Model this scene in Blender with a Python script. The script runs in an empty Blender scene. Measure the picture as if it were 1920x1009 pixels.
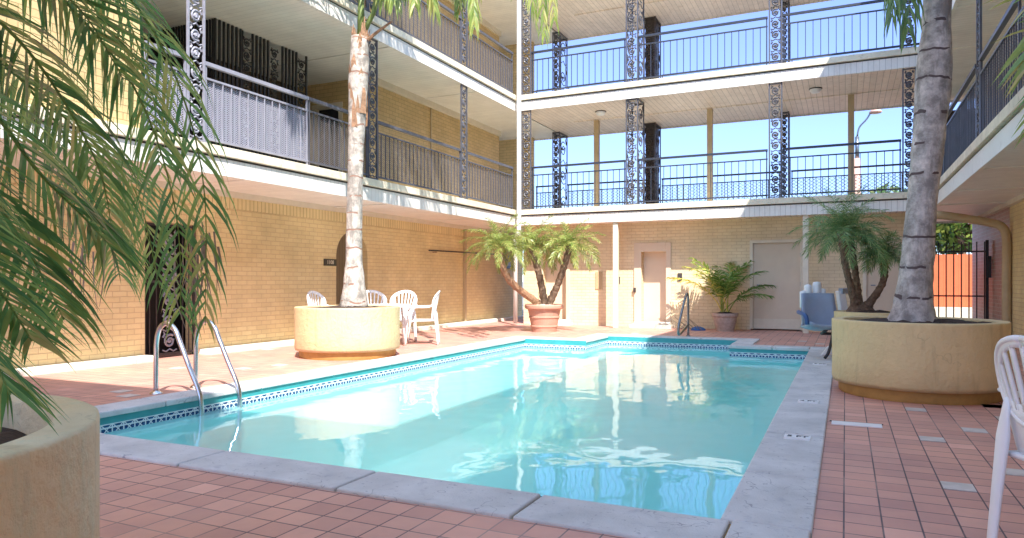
import bpy, math, random
from mathutils import Vector, Matrix
random.seed(7)
R = math.radians
scn = bpy.context.scene
COL = scn.collection

# ------------------------------------------------------------------ camera
H = 1.10
YAW = R(25.15)
cam = bpy.data.cameras.new('camera')
camo = bpy.data.objects.new('camera', cam); COL.objects.link(camo)
camo.location = (0, 0, H); camo.rotation_euler = (R(90), 0, YAW)
cam.sensor_width = 36; cam.lens = 36 * 1331 / 1920
cam.shift_y = 23.5 / 1920
cam.clip_start = 0.05; cam.clip_end = 3000
scn.camera = camo
# ------------------------------------------------------------------ light
SUN = Vector((0.556, -0.66, 1.0)).normalized()
elev = math.asin(SUN.z); azim = math.atan2(SUN.x, SUN.y)
w = bpy.data.worlds.new('World'); scn.world = w; w.use_nodes = True
nt = w.node_tree
bg = nt.nodes['Background']
sky = nt.nodes.new('ShaderNodeTexSky'); sky.sky_type = 'NISHITA'; sky.sun_disc = False
sky.sun_elevation = elev; sky.sun_rotation = azim; sky.air_density = 1.0; sky.dust_density = 0.1; sky.ozone_density = 1.0
# the low sky is a deeper, less glaring blue than the zenith part of the court's light
_tc = nt.nodes.new('ShaderNodeTexCoord'); _sp = nt.nodes.new('ShaderNodeSeparateXYZ'); nt.links.new(_tc.outputs['Generated'], _sp.inputs[0])
_rp = nt.nodes.new('ShaderNodeValToRGB'); _e = _rp.color_ramp.elements; _e[0].position = 0.0; _e[0].color = (.18, .23, .37, 1); _e[1].position = .56; _e[1].color = (1, .935, .83, 1)
_m = _e.new(.36); _m.color = (.34, .335, .47, 1)
nt.links.new(_sp.outputs[2], _rp.inputs[0])
_mx = nt.nodes.new('ShaderNodeMixRGB'); _mx.blend_type = 'MULTIPLY'; _mx.inputs[0].default_value = 1
nt.links.new(sky.outputs[0], _mx.inputs[1]); nt.links.new(_rp.outputs[0], _mx.inputs[2])
nt.links.new(_mx.outputs[0], bg.inputs[0]); bg.inputs[1].default_value = 0.15
sl = bpy.data.lights.new('sun', 'SUN'); sl.energy = 2.0; sl.angle = R(0.53); sl.color = (1.0, 0.94, 0.86)
so = bpy.data.objects.new('sun', sl); COL.objects.link(so)
so.rotation_euler = SUN.to_track_quat('Z', 'Y').to_euler(); so.location = (6, -6, 20)
scn.view_settings.view_transform = 'Standard'; scn.view_settings.look = 'None'
scn.view_settings.exposure = 2.42; scn.view_settings.gamma = 1.0
cy = scn.cycles
cy.max_bounces = 10; cy.diffuse_bounces = 6; cy.glossy_bounces = 4; cy.transparent_max_bounces = 24
cy.transmission_bounces = 4; cy.use_denoising = True; cy.sample_clamp_indirect = 6.0

# ------------------------------------------------------------------ helpers
FWD = Vector((-math.sin(YAW), math.cos(YAW), 0)); RGT = Vector((math.cos(YAW), math.sin(YAW), 0))
def at(px, py, dep):
    """world point that lies dep metres ahead of the photographer along the sight line of a photo pixel"""
    return Vector((0, 0, H)) + FWD * dep + RGT * ((px - 960) / 1331 * dep) + Vector((0, 0, (528 - py) / 1331 * dep))

def worg(p):
    v = Vector((0, 0, 0))
    while p is not None:
        v += Vector(p.location); p = p.parent
    return v

def tag(o, label=None, cat=None, group=None, kind=None):
    if label: o['label'] = label
    if cat: o['category'] = cat
    if group: o['group'] = group
    if kind: o['kind'] = kind
    return o

def thing(name, label, cat, loc=(0, 0, 0), group=None):
    o = bpy.data.objects.new(name, None); COL.objects.link(o)
    o.location = loc; o.empty_display_size = 0.2
    return tag(o, label, cat, group)

def copy_tree(o, parent=None):
    c = o.copy(); COL.objects.link(c); c.parent = parent
    for ch in list(o.children): copy_tree(ch, c)
    return c

class MB:
    def __init__(s): s.v = []; s.f = []; s.m = []; s.a = []
    def add(s, vs, fs, a=0.0, m=0):
        n = len(s.v); s.v += [tuple(p) for p in vs]
        for f in fs: s.f.append(tuple(i + n for i in f)); s.a.append(a); s.m.append(m)
        return s
    def box(s, x0, x1, y0, y1, z0, z1, a=0.0, m=0):
        vs = [(x, y, z) for z in (z0, z1) for y in (y0, y1) for x in (x0, x1)]
        return s.add(vs, [(0, 2, 3, 1), (4, 5, 7, 6), (0, 1, 5, 4), (2, 6, 7, 3), (0, 4, 6, 2), (1, 3, 7, 5)], a, m)
    def bar(s, p, q, wx, wz, up=(0, 0, 1), a=0.0):
        p = Vector(p); q = Vector(q); d = (q - p).normalized(); up = Vector(up)
        side = d.cross(up)
        if side.length < 1e-4: side = d.cross(Vector((1, 0, 0)))
        side.normalize(); u = side.cross(d).normalized()
        vs = []
        for c in (p, q):
            for i, j in ((-1, -1), (1, -1), (1, 1), (-1, 1)): vs.append(c + side * (i * wx / 2) + u * (j * wz / 2))
        return s.add(vs, [(0, 3, 2, 1), (4, 5, 6, 7), (0, 1, 5, 4), (1, 2, 6, 5), (2, 3, 7, 6), (3, 0, 4, 7)], a)
    def tube(s, pts, r, n=8, caps=True, a=0.0, jit=0.0, fl=1.0):
        pts = [Vector(p) for p in pts]; k = len(pts)
        rr = r if isinstance(r, (list, tuple)) else [r] * k
        vs = []; ref = None
        for i in range(k):
            t = (pts[min(i + 1, k - 1)] - pts[max(i - 1, 0)]).normalized()
            if ref is None:
                ref = t.cross(Vector((0, 0, 1)))
                if ref.length < 1e-3: ref = t.cross(Vector((0, 1, 0)))
            ref = (ref - t * ref.dot(t)).normalized(); b = t.cross(ref)
            for j in range(n):
                an = 2 * math.pi * j / n
                q = rr[i] * (1 + random.uniform(-jit, jit))
                vs.append(pts[i] + ref * (math.cos(an) * q) + b * (math.sin(an) * q * fl))
        fs = [(i * n + j, i * n + (j + 1) % n, (i + 1) * n + (j + 1) % n, (i + 1) * n + j) for i in range(k - 1) for j in range(n)]
        if caps: fs += [tuple(range(n - 1, -1, -1)), tuple((k - 1) * n + j for j in range(n))]
        return s.add(vs, fs, a)
    def lathe(s, prof, n=48, c=(0, 0, 0), wob=0.0, seed=0, a=0.0):
        rnd = random.Random(seed); ph = [rnd.uniform(0, 6.28) for _ in range(4)]
        vs = []
        for (r, z) in prof:
            for j in range(n):
                an = 2 * math.pi * j / n
                k = 1 + wob * (math.sin(3 * an + ph[0]) + .6 * math.sin(7 * an + ph[1] + z * 3) + .4 * math.sin(17 * an + ph[2] + z * 9))
                vs.append((c[0] + r * k * math.cos(an), c[1] + r * k * math.sin(an), c[2] + z))
        fs = [(i * n + j, i * n + (j + 1) % n, (i + 1) * n + (j + 1) % n, (i + 1) * n + j) for i in range(len(prof) - 1) for j in range(n)]
        return s.add(vs, fs, a)
    def build(s, name, mat, parent=None, smooth=False, kind=None, bevel=0.0, solid=0.0):
        me = bpy.data.meshes.new(name); o0 = worg(parent) if parent else Vector((0, 0, 0))
        me.from_pydata([(x - o0.x, y - o0.y, z - o0.z) for x, y, z in s.v], [], s.f)
        mats = mat if isinstance(mat, (list, tuple)) else [mat]
        for m in mats: me.materials.append(m)
        if len(mats) > 1: me.polygons.foreach_set('material_index', s.m)
        if any(s.a):
            at_ = me.attributes.new('tone', 'FLOAT', 'FACE'); at_.data.foreach_set('value', s.a)
        if smooth: me.polygons.foreach_set('use_smooth', [True] * len(me.polygons))
        me.update()
        o = bpy.data.objects.new(name, me); COL.objects.link(o); o.parent = parent
        if kind: o['kind'] = kind
        if solid:
            m = o.modifiers.new('s', 'SOLIDIFY'); m.thickness = solid; m.offset = 0
        if bevel:
            m = o.modifiers.new('b', 'BEVEL'); m.width = bevel; m.segments = 2; m.limit_method = 'ANGLE'
        return o

def bez(pts, n):
    """points along a smooth curve through the given points (Catmull-Rom)"""
    P = [Vector(p) for p in pts]; P = [P[0] * 2 - P[1]] + P + [P[-1] * 2 - P[-2]]
    out = []; segs = len(P) - 3
    for i in range(n + 1):
        t = i / n * segs; k = min(int(t), segs - 1); u = t - k
        a, b, c, d = P[k:k + 4]
        out.append(0.5 * ((2 * b) + (c - a) * u + (2 * a - 5 * b + 4 * c - d) * u * u + (3 * b - a - 3 * c + d) * u ** 3))
    return out

# ------------------------------------------------------------------ materials
def mat(name): 
    m = bpy.data.materials.new(name); m.use_nodes = True
    return m, m.node_tree, m.node_tree.nodes['Principled BSDF']
def N(nt, t, **k):
    n = nt.nodes.new('ShaderNode' + t)
    for a, b in k.items(): setattr(n, a, b)
    return n
def val(n, i, v): n.inputs[i].default_value = v
def L(nt, a, b): nt.links.new(a, b)
def rgb(c): return (c[0], c[1], c[2], 1)
def ramp(nt, stops):
    r = N(nt, 'ValToRGB'); e = r.color_ramp.elements
    while len(e) < len(stops): e.new(0.5)
    for x, (p, c) in zip(e, stops): x.position = p; x.color = rgb(c)
    return r
def mix(nt, fac, a, b, mode='MIX'):
    m = N(nt, 'MixRGB', blend_type=mode)
    for i, x in enumerate((fac, a, b)):
        if isinstance(x, (int, float)): m.inputs[i].default_value = x
        elif isinstance(x, tuple): m.inputs[i].default_value = rgb(x)
        else: L(nt, x, m.inputs[i])
    return m.outputs[0]
def math_(nt, op, a, b=0.0, c=0.0):
    m = N(nt, 'Math', operation=op)
    for i, x in enumerate((a, b, c)):
        if isinstance(x, (int, float)): m.inputs[i].default_value = x
        else: L(nt, x, m.inputs[i])
    return m.outputs[0]
def pos(nt):
    g = N(nt, 'NewGeometry'); s = N(nt, 'SeparateXYZ'); L(nt, g.outputs['Position'], s.inputs[0])
    return g.outputs['Position'], s.outputs
def noise(nt, vec, scale, detail=4, rough=0.6):
    n = N(nt, 'TexNoise'); val(n, 'Scale', scale); val(n, 'Detail', detail); val(n, 'Roughness', rough)
    L(nt, vec, n.inputs['Vector']); return n.outputs['Fac']
def bump(nt, b, h, strength=0.3, dist=0.02, normal=None):
    n = N(nt, 'Bump'); val(n, 'Strength', strength); val(n, 'Distance', dist); L(nt, h, n.inputs['Height'])
    if normal is not None: L(nt, normal, n.inputs['Normal'])
    L(nt, n.outputs[0], b.inputs['Normal']); return n.outputs[0]

def plain(name, c, rough=0.6, metal=0.0, var=0.15, scale=6, bmp=0.15, bscale=60, dirt=None, spec=0.5):
    m, nt, b = mat(name); p, _ = pos(nt)
    n = noise(nt, p, scale, 5)
    lo = tuple(x * (1 - var) for x in c); hi = tuple(min(1, x * (1 + var)) for x in c)
    r = ramp(nt, [(0.3, lo), (0.7, hi)]); L(nt, n, r.inputs[0]); out = r.outputs[0]
    if dirt:
        n2 = noise(nt, p, scale * 2.7, 8, 0.75); r2 = ramp(nt, [(0.56, (0, 0, 0)), (0.72, (1, 1, 1))]); L(nt, n2, r2.inputs[0])
        out = mix(nt, r2.outputs[0], out, dirt)
    L(nt, out, b.inputs['Base Color']); val(b, 'Roughness', rough); val(b, 'Metallic', metal); val(b, 'Specular IOR Level', spec)
    if bmp: bump(nt, b, noise(nt, p, bscale, 4), bmp, 0.01)
    return m

def brickwall(name, axis, c, c2, mortar, bw=0.215, bh=0.075, rough=0.6, soldier=False, var=0.1, strength=0.6, ms=0.006, offset=0.5):
    m, nt, b = mat(name); p, s = pos(nt)
    cv = N(nt, 'CombineXYZ'); L(nt, s[axis], cv.inputs[0]); L(nt, s[2], cv.inputs[1])
    wob = noise(nt, p, 9, 2); wz = math_(nt, 'MULTIPLY_ADD', wob, 0.012, 0.0); zz = math_(nt, 'ADD', s[2], wz); L(nt, zz, cv.inputs[1])
    t = N(nt, 'TexBrick'); t.offset = offset; L(nt, cv.outputs[0], t.inputs['Vector'])
    val(t, 'Scale', 1.0); val(t, 'Brick Width', bw); val(t, 'Row Height', bh); val(t, 'Mortar Size', ms); val(t, 'Mortar Smooth', 0.3); val(t, 'Bias', 0.0)
    val(t, 'Color1', rgb(c)); val(t, 'Color2', rgb(c2)); val(t, 'Mortar', rgb(mortar))
    n = noise(nt, p, 1.3, 6, 0.65); rr = ramp(nt, [(0.3, (1 - var * 1.6,) * 3), (0.7, (1 + var,) * 3)]); L(nt, n, rr.inputs[0])
    o = mix(nt, 1.0, t.outputs[0], rr.outputs[0], 'MULTIPLY')
    n2 = noise(nt, p, 22, 6, 0.7); r2 = ramp(nt, [(0.62, (0, 0, 0)), (0.75, (.6, .6, .6))]); L(nt, n2, r2.inputs[0])
    o = mix(nt, r2.outputs[0], o, tuple(x * 0.72 for x in c))
    L(nt, o, b.inputs['Base Color']); val(b, 'Roughness', rough); val(b, 'Specular IOR Level', 0.35)
    h = math_(nt, 'MULTIPLY_ADD', noise(nt, p, 45, 3), 0.25, math_(nt, 'SUBTRACT', 1.0, t.outputs['Fac']))
    bump(nt, b, h, strength, 0.012)
    return m

def planks(name, axis, pitch, c, groove=0.10, rough=0.5, gd=0.45, var=0.08, stain=None):
    m, nt, b = mat(name); p, s = pos(nt)
    q = math_(nt, 'DIVIDE', s[axis], pitch); fr = math_(nt, 'FRACT', q); fl = math_(nt, 'FLOOR', q)
    d = math_(nt, 'ABSOLUTE', math_(nt, 'SUBTRACT', fr, 0.5)); g = math_(nt, 'GREATER_THAN', d, 0.5 - groove / 2)
    wn = N(nt, 'TexWhiteNoise', noise_dimensions='1D'); L(nt, fl, wn.inputs['W'])
    vv = math_(nt, 'MULTIPLY_ADD', wn.outputs['Value'], var, 1 - var / 2)
    nn = noise(nt, p, 2.2, 6, 0.7); rr = ramp(nt, [(0.3, tuple(x * 0.86 for x in c)), (0.65, c)]); L(nt, nn, rr.inputs[0])
    cc = rr.outputs[0]
    if stain:
        mp = N(nt, 'Mapping'); L(nt, p, mp.inputs[0]); mp.inputs['Scale'].default_value = (3, 3, .5) if axis == 0 else (3, 3, .5)
        n3 = noise(nt, mp.outputs[0], 2.5, 8, 0.75); r3 = ramp(nt, [(0.52, (0, 0, 0)), (0.75, (.75, .75, .75))]); L(nt, n3, r3.inputs[0])
        cc = mix(nt, r3.outputs[0], cc, stain)
    cx = N(nt, 'CombineXYZ'); [L(nt, vv, cx.inputs[i]) for i in range(3)]
    o = mix(nt, 1.0, cc, cx.outputs[0], 'MULTIPLY')
    o = mix(nt, g, o, tuple(x * gd for x in c))
    L(nt, o, b.inputs['Base Color']); val(b, 'Roughness', rough)
    bump(nt, b, math_(nt, 'SUBTRACT', 1.0, g), 0.5, 0.01)
    return m

def leafmat(name, stops, trans=0.35, rough=0.35, spec=0.5):
    m, nt, b = mat(name)
    a = N(nt, 'Attribute', attribute_name='tone'); r = ramp(nt, stops); L(nt, a.outputs['Fac'], r.inputs[0])
    p, _ = pos(nt)
    o = mix(nt, 0.35, r.outputs[0], mix(nt, 1.0, r.outputs[0], ramp_noise(nt, p), 'MULTIPLY'))
    L(nt, o, b.inputs['Base Color']); val(b, 'Roughness', rough); val(b, 'Specular IOR Level', spec)
    tr = N(nt, 'BsdfTranslucent'); L(nt, o, tr.inputs[0]); mx = N(nt, 'MixShader'); val(mx, 0, trans)
    L(nt, b.outputs[0], mx.inputs[1]); L(nt, tr.outputs[0], mx.inputs[2])
    L(nt, mx.outputs[0], nt.nodes['Material Output'].inputs[0])
    return m
def ramp_noise(nt, p):
    n = noise(nt, p, 14, 3); r = ramp(nt, [(0.35, (.6, .6, .6)), (0.7, (1.4, 1.3, 1.1))]); L(nt, n, r.inputs[0]); return r.outputs[0]

OCH = (0.82, 0.665, 0.35); OCH2 = (0.77, 0.61, 0.31)
M = {}
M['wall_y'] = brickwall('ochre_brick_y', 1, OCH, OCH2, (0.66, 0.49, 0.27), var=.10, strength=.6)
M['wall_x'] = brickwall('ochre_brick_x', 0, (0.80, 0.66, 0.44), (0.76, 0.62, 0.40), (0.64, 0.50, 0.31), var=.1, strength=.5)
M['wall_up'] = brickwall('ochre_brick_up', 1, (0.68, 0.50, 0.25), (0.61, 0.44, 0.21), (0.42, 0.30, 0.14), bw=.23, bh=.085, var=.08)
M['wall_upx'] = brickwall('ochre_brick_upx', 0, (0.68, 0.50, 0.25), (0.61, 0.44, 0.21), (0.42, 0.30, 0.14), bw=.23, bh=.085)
M['soldier_y'] = brickwall('soldier_y', 1, OCH, (0.78, 0.62, 0.32), (0.50, 0.37, 0.17), bw=.085, bh=.5, offset=0, ms=.008)
M['redbrick'] = brickwall('red_brick', 1, (0.50, 0.30, 0.24), (0.42, 0.23, 0.17), (0.50, 0.42, 0.36), rough=.45, ms=.009)
M['fascia_y'] = planks('fascia_y', 1, 0.10, (0.82, 0.79, 0.73), groove=.09, gd=.74, var=.05, stain=(.52, .47, .40))
M['fascia_x'] = planks('fascia_x', 0, 0.105, (0.82, 0.79, 0.74), groove=.10, gd=.66, var=.06, stain=(.58, .47, .38))
M['fascia_r'] = plain('fascia_r', (0.80, 0.78, 0.70), .5, var=.05, scale=1.5, dirt=(.62, .58, .5))
M['slab'] = plain('slab_edge', (0.72, 0.65, 0.50), .7, var=.16, scale=3, dirt=(.42, .34, .24))
M['soffit_y'] = planks('soffit_y', 1, 0.12, (0.88, 0.84, 0.77), groove=.07, gd=.72, var=.05)     # planks run across the left/right wing
M['soffit_x'] = planks('soffit_x', 0, 0.12, (0.88, 0.76, 0.66), groove=.10, gd=.60, var=.10, stain=(.50, .36, .27))
M['trim'] = plain('trim_cream', (0.72, 0.64, 0.50), .55, var=.06)
M['pipewhite'] = plain('pipe_white', (0.82, 0.81, 0.78), .4, var=.04)
M['post'] = plain('post_ochre', (0.50, 0.38, 0.22), .55, var=.08)
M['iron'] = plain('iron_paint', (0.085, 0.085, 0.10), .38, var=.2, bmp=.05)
M['iron_silhouette'] = plain('iron_backlit_navy', (0.030, 0.034, 0.048), .4, var=.2, bmp=.05)  # iron darkened in colour so the back rails read as backlit silhouettes
M['ironlit_grey'] = plain('iron_sunlit_grey', (0.27, 0.27, 0.32), .38, var=.15, bmp=.05)  # near rails carry their sunlight in this paler tone; gate scrolls are simply grey
M['ironblack'] = plain('iron_black', (0.02, 0.02, 0.024), .4, var=.2, bmp=.05)
M['bronze'] = plain('dark_bronze', (0.05, 0.04, 0.04), .5, var=.35, scale=14)
M['door'] = plain('door_beige', (0.66, 0.54, 0.40), .5, var=.06, scale=2, bmp=.05)
M['door_pink'] = plain('door_pink', (0.68, 0.55, 0.41), .5, var=.04, scale=2, bmp=.05)
M['stair_shade'] = plain('stair_wall_shade', (0.12, 0.09, 0.065), .7, var=.15)  # dark brown puts the shade of the unlit stair interior into the wall
M['dark'] = plain('unlit_black', (0.02, 0.018, 0.02), .7, var=.2)  # near-black colour in place of unlit space behind openings
M['archdoor'] = planks('arch_door', 1, 0.09, (0.20, 0.15, 0.08), groove=.12, gd=.5, rough=.6)
M['concrete'] = plain('coping_concrete', (0.57, 0.56, 0.555), .75, var=.16, scale=3, bscale=90, bmp=.45, dirt=(.40, .40, .43))
M['curb'] = plain('curb', (0.74, 0.68, 0.58), .75, var=.12, scale=5, dirt=(.55, .42, .33))
M['teal'] = plain('teal_paint', (0.04, 0.29, 0.31), .35, var=.12, scale=8)
M['steel'] = plain('steel', (0.62, 0.62, 0.64), .22, metal=1.0, var=.06, bmp=.02)
M['steeldark'] = plain('steel_dark', (0.25, 0.26, 0.27), .3, metal=.9, var=.1, bmp=.02)
M['plastic'] = plain('white_plastic', (0.82, 0.82, 0.83), .35, var=.03, bmp=.04)
M['liftgrey'] = plain('lift_grey', (0.32, 0.37, 0.47), .45, var=.06)
M['liftblue'] = plain('lift_blue', (0.03, 0.09, 0.25), .4, var=.1)
M['terracotta'] = plain('terracotta', (0.46, 0.26, 0.19), .7, var=.12, dirt=(.5, .33, .26))
M['potpale'] = plain('pot_pale', (0.46, 0.34, 0.28), .75, var=.2, scale=15, dirt=(.60, .52, .46))
M['soil'] = plain('soil', (0.05, 0.032, 0.025), .95, var=.5, scale=30, bmp=1.0, bscale=40)
M['orange'] = plain('orange_boards', (0.62, 0.13, 0.045), .6, var=.07, scale=3)
M['yellow'] = plain('yellow_post', (0.75, 0.42, 0.05), .5)
M['pale'] = plain('pale_wall', (0.62, 0.55, 0.42), .7)
M['ground'] = plain('ground', (0.20, 0.19, 0.17), .9, var=.2, scale=.5)
M['roof'] = plain('roof', (0.35, 0.33, 0.31), .9)
M['glass'] = plain('pane', (0.42, 0.48, 0.52), .15, var=.1)
M['salmon'] = plain('salmon_post', (0.62, 0.36, 0.28), .6)
M['signdark'] = plain('sign_dark', (0.05, 0.045, 0.03), .5)
M['bluecloth'] = plain('blue_cloth', (0.05, 0.16, 0.42), .8)
M['trunk_small'] = plain('trunk_small', (0.16, 0.10, 0.065), .85, var=.45, scale=28, bmp=1.0, bscale=50, dirt=(.26, .19, .13))
M['husk'] = plain('husk', (0.30, 0.17, 0.10), .85, var=.4, scale=20, bmp=.6, dirt=(.45, .33, .22))
M['petiole'] = plain('petiole', (0.16, 0.22, 0.06), .5, var=.3, scale=8)

def crackle(m, amount, scale, dark):
    nt = m.node_tree; b = nt.nodes['Principled BSDF']; src = b.inputs['Base Color'].links[0].from_socket; p, s = pos(nt)
    vo = N(nt, 'TexVoronoi', feature='DISTANCE_TO_EDGE'); val(vo, 'Scale', scale); dv = N(nt, 'VectorMath', operation='ADD'); L(nt, p, dv.inputs[0])
    nv = N(nt, 'TexNoise'); val(nv, 'Scale', 4.5); L(nt, p, nv.inputs['Vector']); L(nt, nv.outputs['Color'], dv.inputs[1]); L(nt, dv.outputs[0], vo.inputs['Vector'])
    ck = math_(nt, 'MULTIPLY', math_(nt, 'LESS_THAN', vo.outputs['Distance'], .005), math_(nt, 'GREATER_THAN', noise(nt, p, 1.7, 2), .53))
    o = mix(nt, math_(nt, 'MULTIPLY', ck, amount), src, dark)
    sp = ramp(nt, [(.64, (0, 0, 0)), (.70, (.55, .55, .55))]); L(nt, noise(nt, p, 34, 3), sp.inputs[0]); o = mix(nt, sp.outputs[0], o, dark)
    L(nt, o, b.inputs['Base Color'])
crackle(M['concrete'], .7, 1.3, (.24, .24, .27))
# masonry planters: ochre paint with green-grey weathering
def planter_mat(name, c, algae, amt):
    m, nt, b = mat(name); p, s = pos(nt)
    n = noise(nt, p, 2.0, 6, .65); r = ramp(nt, [(0.3, tuple(x * .84 for x in c)), (.68, c)]); L(nt, n, r.inputs[0])
    mp = N(nt, 'Mapping'); L(nt, p, mp.inputs[0]); mp.inputs['Scale'].default_value = (1, 1, .35)
    n2 = noise(nt, mp.outputs[0], 5.0, 8, .72); r2 = ramp(nt, [(0.5, (0, 0, 0)), (.72, (amt,) * 3)]); L(nt, n2, r2.inputs[0])
    o = mix(nt, r2.outputs[0], r.outputs[0], algae)
    n3 = noise(nt, p, 60, 3); r3 = ramp(nt, [(.66, (0, 0, 0)), (.76, (.5, .5, .5))]); L(nt, n3, r3.inputs[0])
    o = mix(nt, r3.outputs[0], o, tuple(x * .45 for x in c))
    vo = N(nt, 'TexVoronoi', feature='DISTANCE_TO_EDGE'); val(vo, 'Scale', 1.6); dv = N(nt, 'VectorMath', operation='ADD'); L(nt, p, dv.inputs[0])
    nv = N(nt, 'TexNoise'); val(nv, 'Scale', 3.5); L(nt, p, nv.inputs['Vector']); L(nt, nv.outputs['Color'], dv.inputs[1]); L(nt, dv.outputs[0], vo.inputs['Vector'])
    ck = math_(nt, 'MULTIPLY', math_(nt, 'LESS_THAN', vo.outputs['Distance'], .006), math_(nt, 'GREATER_THAN', noise(nt, p, 2.4, 2), .5))
    o = mix(nt, math_(nt, 'MULTIPLY', ck, .22), o, tuple(x * .35 for x in c))
    # damp tide mark near the foot and drips from the rim
    zr = N(nt, 'MapRange'); L(nt, s[2], zr.inputs[0]); val(zr, 'From Min', .12); val(zr, 'From Max', .34); val(zr, 'To Min', .55); val(zr, 'To Max', 0.0)
    mp2 = N(nt, 'Mapping'); L(nt, p, mp2.inputs[0]); mp2.inputs['Scale'].default_value = (1, 1, .12)
    o = mix(nt, math_(nt, 'MULTIPLY', zr.outputs[0], noise(nt, p, 6, 6)), o, tuple(x * .5 for x in c))
    dr = ramp(nt, [(.56, (0, 0, 0)), (.70, (.45, .45, .45))]); L(nt, noise(nt, mp2.outputs[0], 11, 5), dr.inputs[0]); o = mix(nt, dr.outputs[0], o, tuple(x * .55 for x in c))
    L(nt, o, b.inputs['Base Color']); val(b, 'Roughness', .6)
    bump(nt, b, math_(nt, 'SUBTRACT', math_(nt, 'ADD', noise(nt, p, 18, 6), n2), ck), .6, .02)
    return m
M['planter'] = planter_mat('planter_ochre', (0.76, 0.57, 0.30), (0.60, 0.46, 0.24), .5)
M['planter_old'] = planter_mat('planter_old', (0.86, 0.73, 0.47), (0.58, 0.66, 0.48), .8)
M['planter_cream'] = planter_mat('planter_cream', (0.72, 0.54, 0.30), (0.66, 0.50, 0.28), .4)
M['footing'] = plain('planter_foot', (0.42, 0.24, 0.07), .7, var=.2, scale=6)

# deck: six-inch quarry tiles
def tile_mat():
    m, nt, b = mat('quarry_tiles'); p, s = pos(nt)
    cv = N(nt, 'CombineXYZ'); L(nt, math_(nt, 'ADD', s[0], 0.006 + 0.158 * 100), cv.inputs[0]); L(nt, math_(nt, 'ADD', s[1], -3.43 + 0.158 * 100), cv.inputs[1])
    t = N(nt, 'TexBrick'); t.offset = 0.0; L(nt, cv.outputs[0], t.inputs['Vector'])
    val(t, 'Scale', 1.0); val(t, 'Brick Width', 0.158); val(t, 'Row Height', 0.158); val(t, 'Mortar Size', 0.0042); val(t, 'Mortar Smooth', 0.2)
    val(t, 'Color1', rgb((.64, .335, .26))); val(t, 'Color2', rgb((.59, .295, .23))); val(t, 'Mortar', rgb((.10, .07, .08)))
    # patches where the joints are filled pale
    nm = noise(nt, p, .9, 4, .6); rm = ramp(nt, [(.5, (0, 0, 0)), (.62, (1, 1, 1))]); L(nt, nm, rm.inputs[0])
    mort = mix(nt, rm.outputs[0], (.10, .07, .08), (.36, .24, .21)); L(nt, mort, t.inputs['Mortar'])
    # per tile tone
    cell = N(nt, 'VectorMath', operation='FLOOR'); sc = N(nt, 'VectorMath', operation='SCALE'); sc.inputs['Scale'].default_value = 1 / .158
    L(nt, cv.outputs[0], sc.inputs[0]); L(nt, sc.outputs[0], cell.inputs[0])
    wn = N(nt, 'TexWhiteNoise', noise_dimensions='2D'); L(nt, cell.outputs[0], wn.inputs['Vector'])
    rt = ramp(nt, [(0, (.88, .88, .9)), (.5, (1, 1, 1)), (.95, (1.05, 1.06, 1.05)), (1, (1.22, 1.26, 1.26))]); L(nt, wn.outputs['Value'], rt.inputs[0])
    o = mix(nt, 1.0, t.outputs[0], rt.outputs[0], 'MULTIPLY')
    n = noise(nt, p, 1.1, 6, .65); rn = ramp(nt, [(.3, (.82, .84, .9)), (.7, (1.14, 1.12, 1.06))]); L(nt, n, rn.inputs[0])
    o = mix(nt, 1.0, o, rn.outputs[0], 'MULTIPLY')
    n2 = noise(nt, p, 7, 8, .75); r2 = ramp(nt, [(.58, (0, 0, 0)), (.8, (.35, .35, .35))]); L(nt, n2, r2.inputs[0])
    o = mix(nt, r2.outputs[0], o, (.50, .40, .36))
    L(nt, o, b.inputs['Base Color'])
    rr = math_(nt, 'MULTIPLY_ADD', n2, .25, .42); L(nt, rr, b.inputs['Roughness'])
    h = math_(nt, 'MULTIPLY_ADD', noise(nt, p, 30, 3), .2, math_(nt, 'SUBTRACT', 1, t.outputs['Fac'])); bump(nt, b, h, .5, .006)
    return m
M['tiles'] = tile_mat()
M['paletile'] = plain('pale_tile', (.60, .54, .50), .5, var=.15, scale=9)

def band_mat(name, axis):
    m, nt, b = mat(name); p, s = pos(nt)
    u = math_(nt, 'FRACT', math_(nt, 'DIVIDE', s[axis], .105)); v = math_(nt, 'DIVIDE', math_(nt, 'ADD', s[2], .20), .105)
    e1 = math_(nt, 'ABSOLUTE', math_(nt, 'SUBTRACT', u, v)); e2 = math_(nt, 'ABSOLUTE', math_(nt, 'SUBTRACT', math_(nt, 'ADD', u, v), 1.0))
    e3 = math_(nt, 'SUBTRACT', .5, math_(nt, 'ABSOLUTE', math_(nt, 'SUBTRACT', u, .5))); e4 = math_(nt, 'ABSOLUTE', math_(nt, 'SUBTRACT', v, .97)); e5 = math_(nt, 'ABSOLUTE', math_(nt, 'SUBTRACT', v, .68))
    d = math_(nt, 'MINIMUM', math_(nt, 'MINIMUM', e1, e2), math_(nt, 'MINIMUM', e3, math_(nt, 'MINIMUM', e4, e5)))
    g = math_(nt, 'LESS_THAN', d, .055)
    q = noise(nt, p, 40, 2); rq = ramp(nt, [(.4, (.012, .03, .12)), (.65, (.03, .12, .26))]); L(nt, q, rq.inputs[0])
    o = mix(nt, g, rq.outputs[0], (.62, .70, .72)); L(nt, o, b.inputs['Base Color']); val(b, 'Roughness', .15)
    return m
M['band_y'] = band_mat('tile_band_y', 1); M['band_x'] = band_mat('tile_band_x', 0)
M['basin'] = plain('pool_plaster', (0.48, 0.86, 0.85), .8, var=.05, scale=1.2, bmp=.05)

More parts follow.
